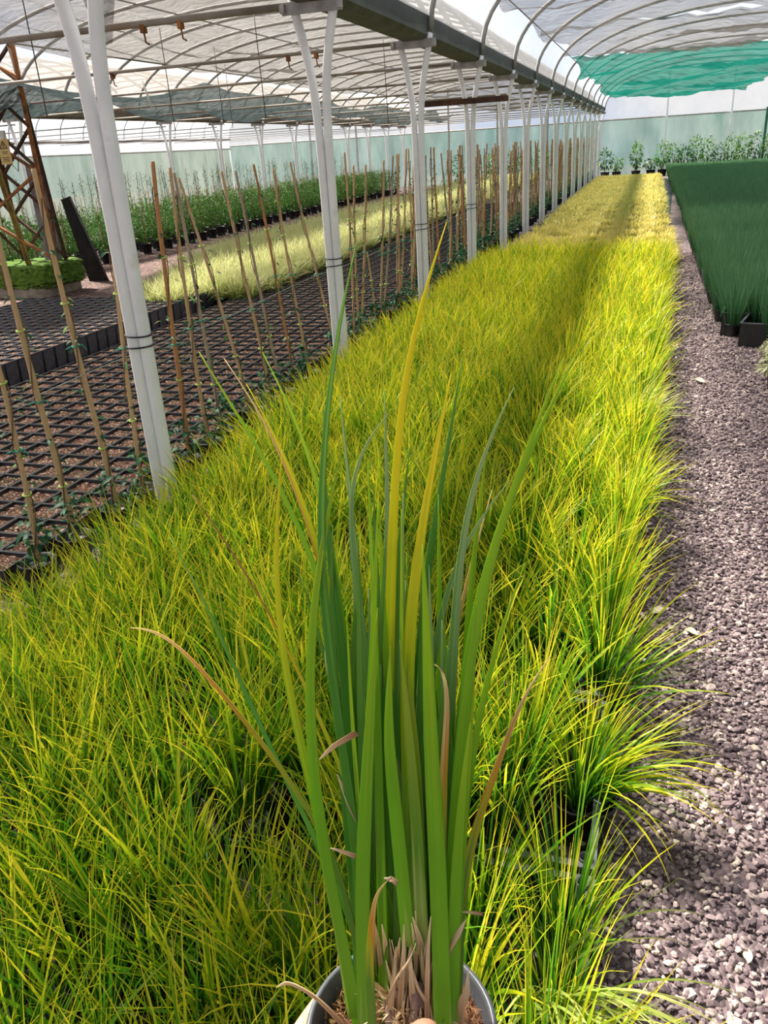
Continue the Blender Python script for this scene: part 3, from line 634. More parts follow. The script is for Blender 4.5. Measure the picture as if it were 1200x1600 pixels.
# ------------------------------------------------------------------ generic beds: 300 individuals + rest
def bed(xs_fn, y0, y1, sp, variants, m, nb_fn, label, stuff_label, group, name, cat, stuffname, hole=None, hr=(.2, .34), wd0=.005, lean=.3, kmax=1.0, potz=True, jit=.25, kmin=.1, wdk=.0006):
    pts = []
    y = y0; ri = 1
    while y < y1:
        xa, xb = xs_fn(y); x = xa; ci = 1
        while x < xb:
            X, Y = x + U(-jit, jit) * sp, y + U(-jit, jit) * sp
            if not (hole and hole(X, Y)): pts.append((X, Y, ri, ci))
            x += sp; ci += 1
        y += sp; ri += 1
    v = [p for p in pts if inview(p[0], p[1], .25, 60)]
    v.sort(key=lambda p: math.hypot(*p))
    for (x, y, ri, ci) in v[:300]:
        t = empty(name, (x, y, 0), U(0, 6.28), label % (nth(ri), nth(ci)), cat, group)
        p = bpy.data.objects.new('pot', pot_me); C.objects.link(p); p.parent = t
        f = bpy.data.objects.new('foliage', random.choice(variants)); C.objects.link(f); f.parent = t; s = U(.88, 1.08); f.scale = (s, s, s)
    g = G()
    for (x, y, ri, ci) in v[300:]:
        d = math.hypot(x, y)
        tuft(nb_fn(d), hr[0], hr[1], wd0 + wdk * d, 3, g=g, c=(x, y, 0), lean=lean, kmax=kmax, spread=sp*.38, kmin=kmin)
    if v[300:]: tag(g.build(stuffname, m), stuff_label, 'grass', kind='stuff')
# far pale-gold patch of the same bed
def hole(X, Y):
    if 13.0 < Y < 21:
        for hx in (-1.22, -.72, -.25, .17):
            if abs(X - hx - (Y - 16) * .012) < .15 and (math.sin(Y * 5.3 + hx * 9) > -.55): return True
    if Y > 12 and X < -1.45 and Y < 20 and random.random() < .5: return True
    return False
var = [tuft(90, .09, .16, .009, 3, spread=.07, lean=.55, kmax=1.2).mesh('foliage', OLD) for _ in range(5)]
bed(lambda y: (-1.80, .34), 11.5, 34.5, .15, var, OLD, lambda d: int(max(22, 60 - d * 1.3)), 'low gold tuft beyond the bright grass, %s row back, %s from the left', 'low pale gold grass at the far end of the bed', 'pale gold tufts beyond the bright grass', 'potted_grass', 'grass plant', 'grass_bed', hole=hole, hr=(.09, .17), wd0=.004, lean=.55, kmax=1.2, jit=.15)
# soft pale grass in the middle bay
var = [tuft(130, .20, .40, .0065, 5, spread=.07, lean=.42, kmax=1.5).mesh('foliage', MID) for _ in range(5)]
bed(lambda y: (max(-6.75, -5.35 - (y - 8.3) * .32), -4.35 if y > 8.8 else -4.9), 8.3, 36, .19, var, MID, lambda d: int(max(26, 100 - d * 3)), 'soft pale tuft in the strip beyond the canes, %s row back, %s from the left', 'soft pale yellow-green grass farther along the strip beyond the canes', 'soft pale tufts beyond the canes', 'potted_grass', 'grass plant', 'grass_bed', hr=(.22, .40), wd0=.004, lean=.42, kmax=1.5)
# dark green rush bed at right
var = [tuft(150, .26, .42, .0048, 3, spread=.075, lean=.13, kmax=.35).mesh('foliage', CHIVE) for _ in range(5)]
bed(lambda y: (.72 + (.30 if y < 7.3 else .05 if y < 7.9 else 0), 1.3 + (y - 6) * .16), 6.95, 36.5, .16, var, CHIVE, lambda d: int(max(30, 110 - d * 3.5)), 'fine upright dark green rush, %s row from the front, %s from the path', 'fine dark green rushes filling the right-hand bed into the distance', 'dark green rushes in the right-hand bed', 'potted_rush', 'rush plant', 'rush_bed', hr=(.26, .42), wd0=.003, lean=.13, kmax=.35)
# crates of the rush bed's front and side
for k, (x, y, rz, lab) in enumerate(((.92, 7.15, -.25, 'black crate at the front of the rush bed, rightmost'), (.80, 7.60, -.15, 'black crate second from the right at the front of the rush bed'), (.78, 8.32, .0, 'black crate at the front left corner of the rush bed, before the long row'))):
    crate(x + .10, y, .42, .44, .19, lab, 'black crates around the rush bed', rz, tubes=False, m=BLACKP)
cc = crate(.80, 9.2, .60, .30, .12, 'x', 'black crates around the rush bed', 0, tubes=False, m=BLACKP)
for k in range(14):
    c = cc if k == 0 else copy_tree(cc); c.location = (.80, 9.2 + .64 * k, 0); c['label'] = 'low black crate on the left edge of the rush bed, %s from the front' % ordn[k]

# variegated plant at the right frame edge
def shrub_geo(n, r, h, z0, Ls, ws, c=(0, 0, 0), mi=0, g=None):
    g = g or G(); d = RNG.normal(0, 1, (n, 3)); d /= np.linalg.norm(d, axis=1)[:, None]; rr = U(.25, 1, n) ** .5
    P = d * rr[:, None] * np.array([r, r, h / 2]) + np.array([0, 0, z0 + h / 2]) + np.array(c)
    dd = d + RNG.normal(0, .6, (n, 3)); g.leaves(P, dd, U(*Ls, n), U(*ws, n), mi=mi); return g
for (x, y, s, lab) in ((.90, 5.75, 1.0, 'cream-leaved low plant in a pot at the right frame edge, nearer one'), (.93, 6.15, .9, 'cream-leaved low plant in a pot at the right frame edge, behind the nearer one')):
    t = empty('potted_plant', (x, y, 0), 0, lab, 'plant', 'cream-leaved plants at the right edge'); round_pot(G(), .09, .12).build('pot', BLACKP, t)
    shrub_geo(260, .13 * s, .16, .10, (.03, .055), (.012, .02)).build('foliage', VARIEG, t)

# ------------------------------------------------------------------ square pots with soil, left
def sq_pot(top, h, wall=.0025):
    g = G(); a, b = top / 2, top / 2 * .80; ai = a - wall - .003
    ring = lambda r, z: [(-r, -r, z), (r, -r, z), (r, r, z), (-r, r, z)]
    v = ring(b, 0) + ring(a - .004, h - .012) + ring(a, h - .012) + ring(a, h) + ring(ai, h) + ring(ai - .004, h - .03)
    f = []
    for k in range(5):
        for i in range(4): f.append((k*4+i, k*4+(i+1) % 4, (k+1)*4+(i+1) % 4, (k+1)*4+i))
    g.add(v, f, smooth=False); return g, ai
def soil_geo(r, z, bump=.006, sprouts=0):
    g = G(); g.grid(lambda u, v: ((u-.5)*2*r, (v-.5)*2*r, z + bump * RNG.uniform(-1, 1, u.shape)), 7, 7)
    return g
pg, ai = sq_pot(.160, .12); spot_me = pg.mesh('pot', BLACKP)
soil_me = []
for k in range(5):
    q = soil_geo(ai, .104)
    soil_me.append(q.mesh('soil', SOIL))
sprout_me = []
for c_, nm in (((.35, .06, .07), 'red_seedling'), ((.10, .22, .04), 'green_seedling')):
    mm = simple(nm, [(.3, tuple(q * .7 for q in c_)), (.7, c_)], 30, .6)
    for _ in range(2):
        q = G(); n = 9; q.leaves(np.stack([U(-.045, .045, n), U(-.045, .045, n), U(.10, .115, n)], -1), RNG.normal(0, 1, (n, 3)) + np.array([0, 0, .9]), U(.012, .03, n), U(.006, .012, n)); sprout_me.append(q.mesh('seedling', mm))
sp_ = .164
pts = []
for i in range(13):
    for j in range(135):
        pts.append((-2.50 - i * sp_, 1.3 + j * sp_, i, j))
def invz(p, z): return inview(p[0], p[1], z, 40)
v = sorted([p for p in pts if invz(p, .12)], key=lambda p: math.hypot(*p))
jm = {}
for p in v[:300]: jm[p[2]] = min(jm.get(p[2], 999), p[3])
for (x, y, i_, j_) in v[:300]:
    t = empty('square_pot', (x, y, 0), U(-.03, .03), 'square compost pot, %s row behind the canes, %s from the left' % (nth(i_ + 1), nth(j_ - jm[i_] + 1)), 'pot', 'square pots of compost behind the canes')
    p = bpy.data.objects.new('pot', spot_me); p.name = 'container'; C.objects.link(p); p.parent = t
    p = bpy.data.objects.new('soil', random.choice(soil_me)); C.objects.link(p); p.parent = t
    if random.random() < .55: p = bpy.data.objects.new('seedling', random.choice(sprout_me)); C.objects.link(p); p.parent = t
def pot_stuff(pts, top, h, label, m=BLACKP):
    g = G(); q, ai = sq_pot(top, h); V, Fq = q.v[0], q.f[0]
    pts = np.array(pts); n = len(pts); T = np.concatenate([pts, np.zeros((n, 1))], 1)
    g.add((V[None] + T[:, None, :]).reshape(-1, 3), (Fq[None] + (np.arange(n) * len(V))[:, None, None]).reshape(-1, 4), smooth=False)
    s4 = np.array([(-ai, -ai, h - .016), (ai, -ai, h - .016), (ai, ai, h - .016), (-ai, ai, h - .016)])
    g.add((s4[None] + T[:, None, :]).reshape(-1, 3), (np.arange(4)[None] + (np.arange(n) * 4)[:, None]), mi=1, smooth=False)
    return tag(g.build('square_pots', [m, SOIL]), label, 'pots', kind='stuff')
pot_stuff([p[:2] for p in v[300:]], 0.160, .12, 'square black pots of compost farther along the tray field')
# taller pots of the second block
pts = [(-4.90 - i * .155, 3.2 + j * .155, i, j) for i in range(14) for j in range(34 + (8 if i < 4 else 0))]
v = sorted([p for p in pts if invz(p, .22)], key=lambda p: math.hypot(*p)); fr = [p for p in v if p[0] > -5.0]; ot = [p for p in v if p[0] <= -5.0]
pg, ai2 = sq_pot(.150, .22); tall_me = pg.mesh('pot', GREYP); soil2 = soil_geo(ai2, .204).mesh('soil', SOIL)
sel = fr + ot[:300 - len(fr)]
jm = {}
for p in sel: jm[p[2]] = min(jm.get(p[2], 999), p[3])
for (x, y, i_, j_) in sel:
    fp = x > -5.0
    t = empty('tall_square_pot', (x, y, 0), U(-.04, .04), 'tall black square pot, front row of the farther block, %s from the left' % nth(j_ - jm[i_] + 1) if fp else 'tall black pot, row %s of farther block, %s from left' % (['', 'two', 'three', 'four', 'five', 'six', 'seven', 'eight', 'nine', 'ten', 'eleven', 'twelve', 'thirteen', 'fourteen'][i_], nth(j_ - jm[i_] + 1)), 'pot', 'front row of tall square pots' if fp else 'tall square pots inside the farther block')
    p = bpy.data.objects.new('container', tall_me); C.objects.link(p); p.parent = t
    p = bpy.data.objects.new('soil', soil2); C.objects.link(p); p.parent = t
if len(ot) > 300 - len(fr): pot_stuff([p[:2] for p in ot[300 - len(fr):]], .150, .22, 'tall black square pots at the back of the farther pot block', GREYP)

# ------------------------------------------------------------------ climbers on canes
CANEPOT = round_pot(G(), .075, .14).mesh('pot', BLACKP)
def cane_geo(b, t, r=.011):
    b, t = np.array(b, float), np.array(t, float); L = np.linalg.norm(t - b); n = max(16, int(L / .02)); s = np.linspace(0, 1, n)
    wob = .012 * np.sin(s * 3.1 + U(0, 6)); P = b + (t - b) * s[:, None] + np.stack([wob, .6 * wob, 0 * wob], -1)
    node = np.minimum.reduce([np.abs(s * L - q) for q in np.arange(U(.05, .2), L, U(.17, .24))])
    R = r * (1 - .22 * s) * (1 + .20 * np.exp(-(node / .007) ** 2)); g = G(); g.tube(P, R, 8); return g, P
def climber_parts(b, t, t0, dense=1.0, m=BAMBOO, r=.011, ties=True):
    g, P = cane_geo(b, t, r); g.build('cane', m, t0)
    s = np.linspace(0, .93, 60); idx = s * (len(P) - 1); Q = np.stack([np.interp(idx, np.arange(len(P)), P[:, k]) for k in range(3)], -1)
    a = s * 17 + U(0, 6); Q2 = Q + np.stack([np.cos(a), np.sin(a), 0 * a], -1) * .016
    q = G(); q.tube(Q2, .0028, 5); q.build('stem', STEM, t0)
    n = int(26 * dense); i = (U(0, 1, n) ** 1.3 * 59).astype(int); base = Q2[i]; d = RNG.normal(0, 1, (n, 3)) * np.array([1, 1, .5])
    q = G(); q.leaves(base + d * .012, d, U(.020, .045, n), U(.012, .024, n), droop=.4)
    nb = int(26 * dense); base = np.stack([U(-.07, .07, nb) + b[0], U(-.07, .07, nb) + b[1], U(.14, .34, nb)], -1); d = RNG.normal(0, 1, (nb, 3)) * np.array([1, 1, .4])
    q.leaves(base, d, U(.035, .075, nb), U(.02, .038, nb), droop=.4, rr=U(0, .5, nb)); q.build('foliage', VINE, t0)
    if ties:
        for k in range(3):
            j = int(len(P) * (.30 + .2 * k + U(-.05, .05))); a = np.linspace(0, 2*PI, 13)
            q = G(); q.tube(np.stack([P[j][0] + .016*np.cos(a), P[j][1] + .016*np.sin(a), P[j][2] + .003*np.sin(a)], -1), .0035, 5, cap=False)
            if k == 1: q.tube([P[j] + np.array([.014, -.01, 0]), P[j] + np.array([.05, -.02, .012]), P[j] + np.array([.075, -.03, -.01])], .002, 4); q.tube([P[j] + np.array([-.014, -.01, 0]), P[j] + np.array([-.04, -.02, -.012])], .002, 4)
            q.build('tie', TWINE if k == 1 else LIMETIE, t0)
def world_cane(top, bot, X=-2.30):
    # foot on the row line, head wherever the cane leans to
    fb = lambda p: (lambda d: np.array([0, 0, EYE]) + d * (X / d[0]))(RW @ np.array([p[0] - 600.0, 800.0 - p[1], -F_PX]))
    b = fb(bot); tp = at(top[0], top[1], b[1]); d = tp - b; b2 = b - d * ((b[2] - .03) / d[2])
    return b2, tp
CN = [((0,361),(127,886)),((-40,420),(67,912)),((57,263),(180,789)),((163,272),(232,815)),((243,252),(300,774)),((264,262),(338,758)),((268,270),(362,717)),((277,278),(400,660)),((350,267),(423,630)),((365,267),(437,580)),((393,257),(473,640)),((428,263),(480,560)),((456,253),(527,563)),((537,238),(553,510)),((552,258),(563,530)),((569,257),(567,510)),((572,393),(592,537)),((597,250),(597,530)),((612,243),(600,527)),((618,240),(625,510)),((625,240),(623,490)),((633,232),(627,460)),((638,232),(643,460))]
CL = ['leaning away at the far left, crossing the black tower panel', 'lowest at the left frame edge', 'leaning in front of the rusty lattice tower', 'standing just left of the nearest white post', 'thick orange brown, just right of the nearest white post', 'second right of the nearest white post', 'third right of the nearest white post, grey', 'fourth right of the nearest white post, crossing its neighbour', 'fifth right of the nearest white post, standing clear', 'sixth right of the nearest white post, close to the fifth', 'seventh right of the nearest white post, long and leafy', 'eighth right of the nearest white post', 'last one left of the second white post', 'first right of the second white post', 'second right of the second white post', 'third right of the second white post', 'short one right of the second white post', 'fourth tall one right of the second white post', 'fifth tall one right of the second white post', 'sixth tall one right of the second white post', 'third left of the third white post', 'second left of the third white post', 'just left of the third white post']
mats_ = {4: BAMBOO_RED, 6: BAMBOO_GREY, 9: BAMBOO_GREY, 2: BAMBOO, 10: BAMBOO_RED, 18: BAMBOO_GREY}
for k, (tp, bt) in enumerate(CN):
    b, t = world_cane(tp, bt); o = Vector((b[0], b[1], 0))
    e = empty('potted_climber', o, 0, 'climber on bamboo cane, ' + CL[k], 'climbing plant', 'climbers on bamboo canes along the white posts')
    p = bpy.data.objects.new('pot', CANEPOT); C.objects.link(p); p.parent = e
    climber_parts(b - np.array([*o]), t - np.array([*o]), e, 1.5, mats_.get(k, BAMBOO), .0125 if k in (0, 2, 4) else .0105)
# farther climbers: a few kinds repeated
kinds = []
for k in range(6):
    e = empty('potted_climber', (0, 0, 0), 0, 'x', 'climbing plant', 'farther climbers on canes')
    p = bpy.data.objects.new('pot', CANEPOT); C.objects.link(p); p.parent = e
    climber_parts((0, 0, .03), (U(-.12, .12), U(-.10, .10), U(1.42, 1.62)), e, 2.2, [BAMBOO, BAMBOO_RED, BAMBOO_GREY][k % 3], .012, ties=False); kinds.append(e)
used = 0
far = [(-2.32 + U(-.10, .06), 8.6 + .27 * j + U(-.06, .06)) for j in range(107)] + [(-2.62 + U(-.1, .1), 12.0 + .33 * j) for j in range(74)] + [(-2.5 + U(-.1, .1), y) for y in (1.5, 1.9, 2.2)]
for j, (x, y) in enumerate(far):
    if y > 37.4: continue
    e = kinds[used] if used < 6 else copy_tree(kinds[j % 6]); used += 1
    e.location = (x, y, 0); e.rotation_euler = (0, 0, U(0, 6.28))
    if y < 3: e['label'] = 'climber on a cane beside the left frame edge, %s' % {1.5: 'nearest of all', 1.9: 'second nearest', 2.2: 'third nearest'}[y]; e['group'] = 'nearest climbers'
    elif y < 14: e['label'] = 'climber on a bamboo cane past the third white post, %s from there' % nth(j + 1); e['group'] = 'climbers between third and fifth white posts'
    else: e['label'] = 'climber on a cane in the crowded far row, %s beyond the third post' % nth(j + 1) if j < 107 else 'climber on a bamboo cane in the second, left-hand far row, %s from the front' % nth(j - 106); e['group'] = 'crowded far climbers'

# ------------------------------------------------------------------ hedge of potted shrubs
shr = []
for k in range(5):
    e = empty('potted_shrub', (0, 0, 0), 0, 'x', 'shrub', 'potted shrubs'); round_pot(G(), .11, .19).build('pot', BLACKP, e)
    q = shrub_geo(340, .17, .68, .20, (.04, .075), (.014, .028)); q.build('foliage', SHRUB, e)
    q = G(); q.tube([(0, 0, .15), (.02, 0, .5), (0, .01, .85)], .006, 5); q.build('stem', STEM, e)
    q, _ = cane_geo((.03, .02, .05), (.03 + U(-.03, .03), .02, 1.02), .007); q.build('cane', BAMBOO, e); shr.append(e)
used = 0; cnt = 0
for row in range(5):
    for j in range(52):
        x = -9.35 - row * .42 + U(-.05, .05); y = 9.2 + j * .46 + U(-.06, .06)
        if y > 33 or not inview(x, y, .6, 40): continue
        e = shr[used] if used < 5 else copy_tree(shr[random.randrange(5)]); used += 1
        e.location = (x, y, 0); e.rotation_euler = (0, 0, U(0, 6.28)); s = U(.9, 1.1); e.scale = (s, s, s)
        e['label'] = 'leafy green potted shrub in the front row of the left block, %s from the left' % nth(j + 1) if row == 0 else 'leafy green potted shrub in row %s of the left block, %s from the left' % (['', 'two', 'three', 'four', 'five'][row], nth(j + 1)); e['group'] = 'front row of green shrubs' if row == 0 else 'green shrubs behind the front row'
# bare young trees on canes behind the hedge, near the side wall
wh = []
for k in range(4):
    e = empty('young_tree', (0, 0, 0), 0, 'x', 'young tree', 'thin young trees'); round_pot(G(), .11, .2).build('pot', BLACKP, e)
    q, P = cane_geo((0, 0, .05), (U(-.05, .05), U(-.05, .05), U(1.25, 1.6)), .008)
    for _ in range(9):
        j = random.randrange(len(P) // 4, len(P) - 2); a = U(0, 6.28); q.tube([P[j], P[j] + np.array([.08*math.cos(a), .08*math.sin(a), .09])], .003, 4)
    q.build('stem', STEM, e); n = 110; j = (U(.1, 1, n) * (len(P) - 1)).astype(int); q = G(); d = RNG.normal(0, 1, (n, 3)); q.leaves(P[j] + d * .045, d, U(.03, .05, n), U(.014, .024, n)); q.build('foliage', VINE, e); wh.append(e)
used = 0
for row in range(3):
    for j in range(34):
        x = -12.6 - row * 1.5 + U(-.2, .2); y = 10 + j * .8 + U(-.15, .15)
        if not inview(x, y, 1.0, 40): continue
        e = wh[used] if used < 4 else copy_tree(wh[random.randrange(4)]); used += 1
        e.location = (x, y, 0); e.rotation_euler = (0, 0, U(0, 6.28)); e['label'] = 'thin young tree on a stake behind the shrubs, row %s, %s from the left' % (['one', 'two', 'three'][row], nth(j + 1)); e['group'] = 'thin young trees behind the shrubs'
for k in range(5):
    e = empty('potted_shrub', (-12.2 - .5 * k, 10.6 + .5 * k, 0), 0, 'golden leaved shrub behind the tower at the left frame edge, %s from the front' % nth(k + 1), 'shrub', 'golden shrubs behind the tower'); round_pot(G(), .14, .22).build('pot', BLACKP, e)
    shrub_geo(300, .28, .6, .45, (.05, .08), (.02, .035)).build('foliage', GOLDLEAF, e)
# plants in front of the end wall
EW = [(-1.75, .75, .9), (-1.3, .45, .5), (-.55, .95, 1.3), (.02, .35, .6), (.45, .9, 1.0), (.85, .8, 1.0), (1.25, .75, .9), (1.65, 1.0, 1.2), (2.1, .95, 1.0), (2.55, .7, .9), (2.95, 1.0, 1.0), (3.35, 1.0, 1.0), (3.8, 1.05, 1.1), (4.3, .9, 1.0),
      (-3.0, .9, 1.0), (-3.6, .8, .9), (-4.3, .95, 1.0), (-5.0, .85, 1.0), (-5.7, .95, 1.1), (-6.4, .8, 1.0), (-7.1, .9, 1.0), (-7.8, .9, 1.0)]
EL = 'potted shrub against the end wall, %s'
for k, (x, h, d) in enumerate(EW):
    e = empty('potted_shrub', (x, 36.9, 0), 0, EL % (('%s from the left above the gold grass and rushes' % ordn[k]) if k < 14 else ('%s one left of the post row' % ordn[k - 14])), 'shrub', 'potted shrubs against the end wall')
    round_pot(G(), .19, .24).build('pot', BLACKP, e)
    shrub_geo(int(230 * d), .24 if k == 2 else .30, h * 1.1, .30, (.08, .14), (.04, .065)).build('foliage', SHRUB if k % 3 else VINE, e)
    q = G(); q.tube([(0, 0, .2), (.02, 0, .7)], .012, 5)
    for _ in range(3): a = U(0, 6.28); q.tube([(0, 0, .3), (.2*math.cos(a), .2*math.sin(a), h + U(.2, .6))], .004, 4)
    q.build('stem', STEM, e)

# ------------------------------------------------------------------ rusty lattice tower, block, board (left)
TW = empty('lattice_tower', (-8.20, 10.05, 0), 0, 'rusty iron lattice mast at the left frame edge standing on a mossy block', 'mast')
hw, dp = .46, .55; zt = 3.15
legs = {(-1, -1): ((-.52, -.28), (-.26, -.14), OLIVE), (1, -1): ((.56, -.28), (.49, -.14), RUST), (-1, 1): ((-.40, .25), (-.30, .14), RUSTDK), (1, 1): ((.30, .25), (.20, .14), RUSTDK), (0, -1): ((.12, -.30), (-.38, -.12), OLIVE)}
def P_(k, z): b, t, _ = legs[k]; s = (z - .40) / (zt - .40); return np.array([b[0] + (t[0]-b[0])*s, b[1] + (t[1]-b[1])*s, z])
for k, (b, t, m) in legs.items():
    g = G(); p0, p1 = P_(k, .38), P_(k, zt)
    d = p1 - p0; L = np.linalg.norm(d); R = Vector(d).to_track_quat('Z', 'Y').to_matrix()
    g.box((p0 + p1) / 2, (.055, .008, L), rot=np.array(R)); off = np.array(R) @ np.array([-.024, .024, 0]); g.box((p0 + p1) / 2 + off, (.008, .055, L), rot=np.array(R)); g.build('leg', m, TW)
def brace(ka, za, kb, zb, m, r=.045):
    a, b = P_(ka, za), P_(kb, zb); d = b - a; L = np.linalg.norm(d); R = np.array(Vector(d).to_track_quat('Z', 'Y').to_matrix())
    g = G(); g.box((a + b) / 2, (r, .03, L + .04), rot=R); g.build('brace', m, TW)
zs = [.5, 1.05, 1.6, 2.15, 2.7, 3.1]
for i in range(5):
    m = RUST if i % 2 else MAT['mossy_metal']
    if i % 2: brace((-1, -1), zs[i], (1, -1), zs[i+1], RUST)
    else: brace((1, -1), zs[i], (-1, -1), zs[i+1], RUST)
    brace((-1, 1), zs[i], (1, 1), zs[i+1], RUSTDK); brace((1, 1), zs[i], (-1, 1), zs[i+1], RUSTDK)
    brace((1, -1), zs[i], (1, 1), zs[i+1], RUSTDK, .035)
    brace((-1, -1), zs[i+1], (-1, 1), zs[i], RUSTDK, .035)
sg = G(); sg.box((.20, -.36, 1.86), (.17, .006, .30)); sg = sg.build('warning_sign', SIGNY, TW)
g = G(); 
for a, b in (((-.055, 1.90), (.0, 1.985)), ((.0, 1.985), (.055, 1.90)), ((.055, 1.90), (-.055, 1.90))):
    g.tube([(.20 + a[0], -.366, a[1]), (.20 + b[0], -.366, b[1])], .005, 4)
g.tube([(.21, -.366, 1.965), (.192, -.366, 1.938), (.210, -.366, 1.932), (.195, -.366, 1.908)], .004, 4)
g.build('warning_triangle', BLACKPAINT, sg)
g = G()
for zz, ww in ((1.86, .10), (1.84, .07), (1.79, .11), (1.77, .09), (1.75, .10)): g.box((.20, -.3645, zz), (ww, .002, .007))
g.build('small_print', BLACKPAINT, sg)
g = G(); g.box((.20, -.33, 2.06), (.06, .05, .10)); g.build('cable_box', GREYWHITE, TW)
g = G(); g.tube([(.20, -.33, 2.02), (.27, -.36, 1.7), (.36, -.38, 1.62), (.40, -.36, 1.85), (.32, -.34, 1.95)], .006, 6); g.build('cable', RUBBER, TW)
g = G(); g.box((-8.12, 10.35, .85), (.17, .17, 1.7), bev=.01); tag(g.build('timber_post', GREYWOOD), 'grey square post standing inside the rusty lattice mast', 'post')
# mossy block
def fn_block(x0, x1, y0, y1, z0, z1, amp, m, name, parent, seed, nn=26):
    g = G(); 
    import bmesh
    bm = bmesh.new(); bmesh.ops.create_cube(bm, size=1); bmesh.ops.subdivide_edges(bm, edges=bm.edges, cuts=14, use_grid_fill=True); bm.verts.index_update()
    V = np.array([q.co[:] for q in bm.verts]); Fs = [[q.index for q in f.verts] for f in bm.faces]; bm.free()
    nrm = V / np.abs(V).max(1)[:, None]; k = (np.abs(V) > .499).sum(1)
    V = V * (1 - .04 * (k >= 2)[:, None] - .05 * (k >= 3)[:, None])
    P = V * np.array([x1-x0, y1-y0, z1-z0]) + np.array([(x0+x1)/2, (y0+y1)/2, (z0+z1)/2])
    r = np.random.default_rng(seed); P = P + amp * (np.sin(P * 23 + seed) * .5 + r.uniform(-.6, .6, P.shape)) * np.array([1, 1, .8]); P[:, 2] = np.maximum(P[:, 2], z0)
    g.add(P, Fs); return g.build(name, m, parent)
bk = empty('concrete_block', (-8.2, 10.05, 0), 0, 'square concrete base overgrown with green moss under the rusty mast', 'concrete block')
fn_block(-.62, .42, -.42, .40, 0, .20, .008, CONCRETE, 'base', bk, 3)
fn_block(-.65, .46, -.46, .44, .12, .42, .045, MOSS, 'moss', bk, 5)
# leaning black board
g = G(); v = [(-.20, 0, 1.20), (-.04, 0, 1.24), (.36, 0, .0), (.02, 0, .0)]
v2 = [(x, y + .03, z) for x, y, z in v]; g.add(v + v2, [(0, 3, 2, 1), (4, 5, 6, 7), (0, 1, 5, 4), (1, 2, 6, 5), (2, 3, 7, 6), (3, 0, 4, 7)], smooth=False)
bd = empty('black_board', (-8.20, 11.15, 0), 0, 'tall black tapering board leaning behind the mossy block', 'board'); g.build('panel', PANEL, bd)
g = G(); g.tube([(-.02, -.005, 1.22), (.36, -.005, .01)], .012, 6); g.build('edging', GREYP, bd)

# ------------------------------------------------------------------ hand-held plant in the foreground
PC = at(627, 1608, .368)
hp = empty('potted_iris_plant', Vector(PC) - Vector((0, 0, .11)), 0, 'tall strap-leaved green plant in a round black pot held up before the camera', 'plant')
off = np.array(hp.location)
g = G(); R_ = .0695
g.lathe([(.0, 0), (.046, 0), (.048, .004), (R_ - .006, .095), (R_ - .001, .097), (R_, .112), (R_ - .001, .1145), (R_ - .004, .1145), (R_ - .0055, .110), (R_ - .010, .085), (.0, .082)], 56)
g.build('pot', POTRIM, hp)
def soilfn(u, v):
    r = (R_ - .0058) * np.sqrt(u) ; a = v * 2 * PI
    # lumpy, sunk a little at the rim
    return r*np.cos(a), r*np.sin(a), .096 + .009*np.sin(r*130 + a*2)*np.cos(a*3) + RNG.uniform(-.0022, .0022, u.shape)
g = G(); g.grid(soilfn, 30, 90); g.build('soil', COIR, hp)
g = G(); n = 900; a = U(0, 2*PI, n); r = .060 * np.sqrt(U(0.15, 1, n)); b = np.stack([r*np.cos(a), r*np.sin(a), U(.093, .104, n)], -1)
g.blades(b, U(0, 6.28, n), U(.006, .018, n), U(.6, 1.5, n), U(-.6, 1.2, n), U(.0006, .0012, n), 3); g.build('coir_fibres', simple('coir_fibre', [(.3, (.12, .05, .02)), (.7, (.36, .18, .09))], 90, .9), hp)
g = G(); n = 420; a = U(PI * .62, PI * 1.25, n); r = .058 * np.sqrt(U(0.3, 1, n)); b = np.stack([r*np.cos(a), r*np.sin(a), U(.094, .104, n)], -1)
g.blades(b, U(0, 6.28, n), U(.004, .010, n), U(.2, 1.3, n), U(-.6, .9, n), U(.0012, .0022, n), 3); g.build('moss', COIRMOSS, hp)

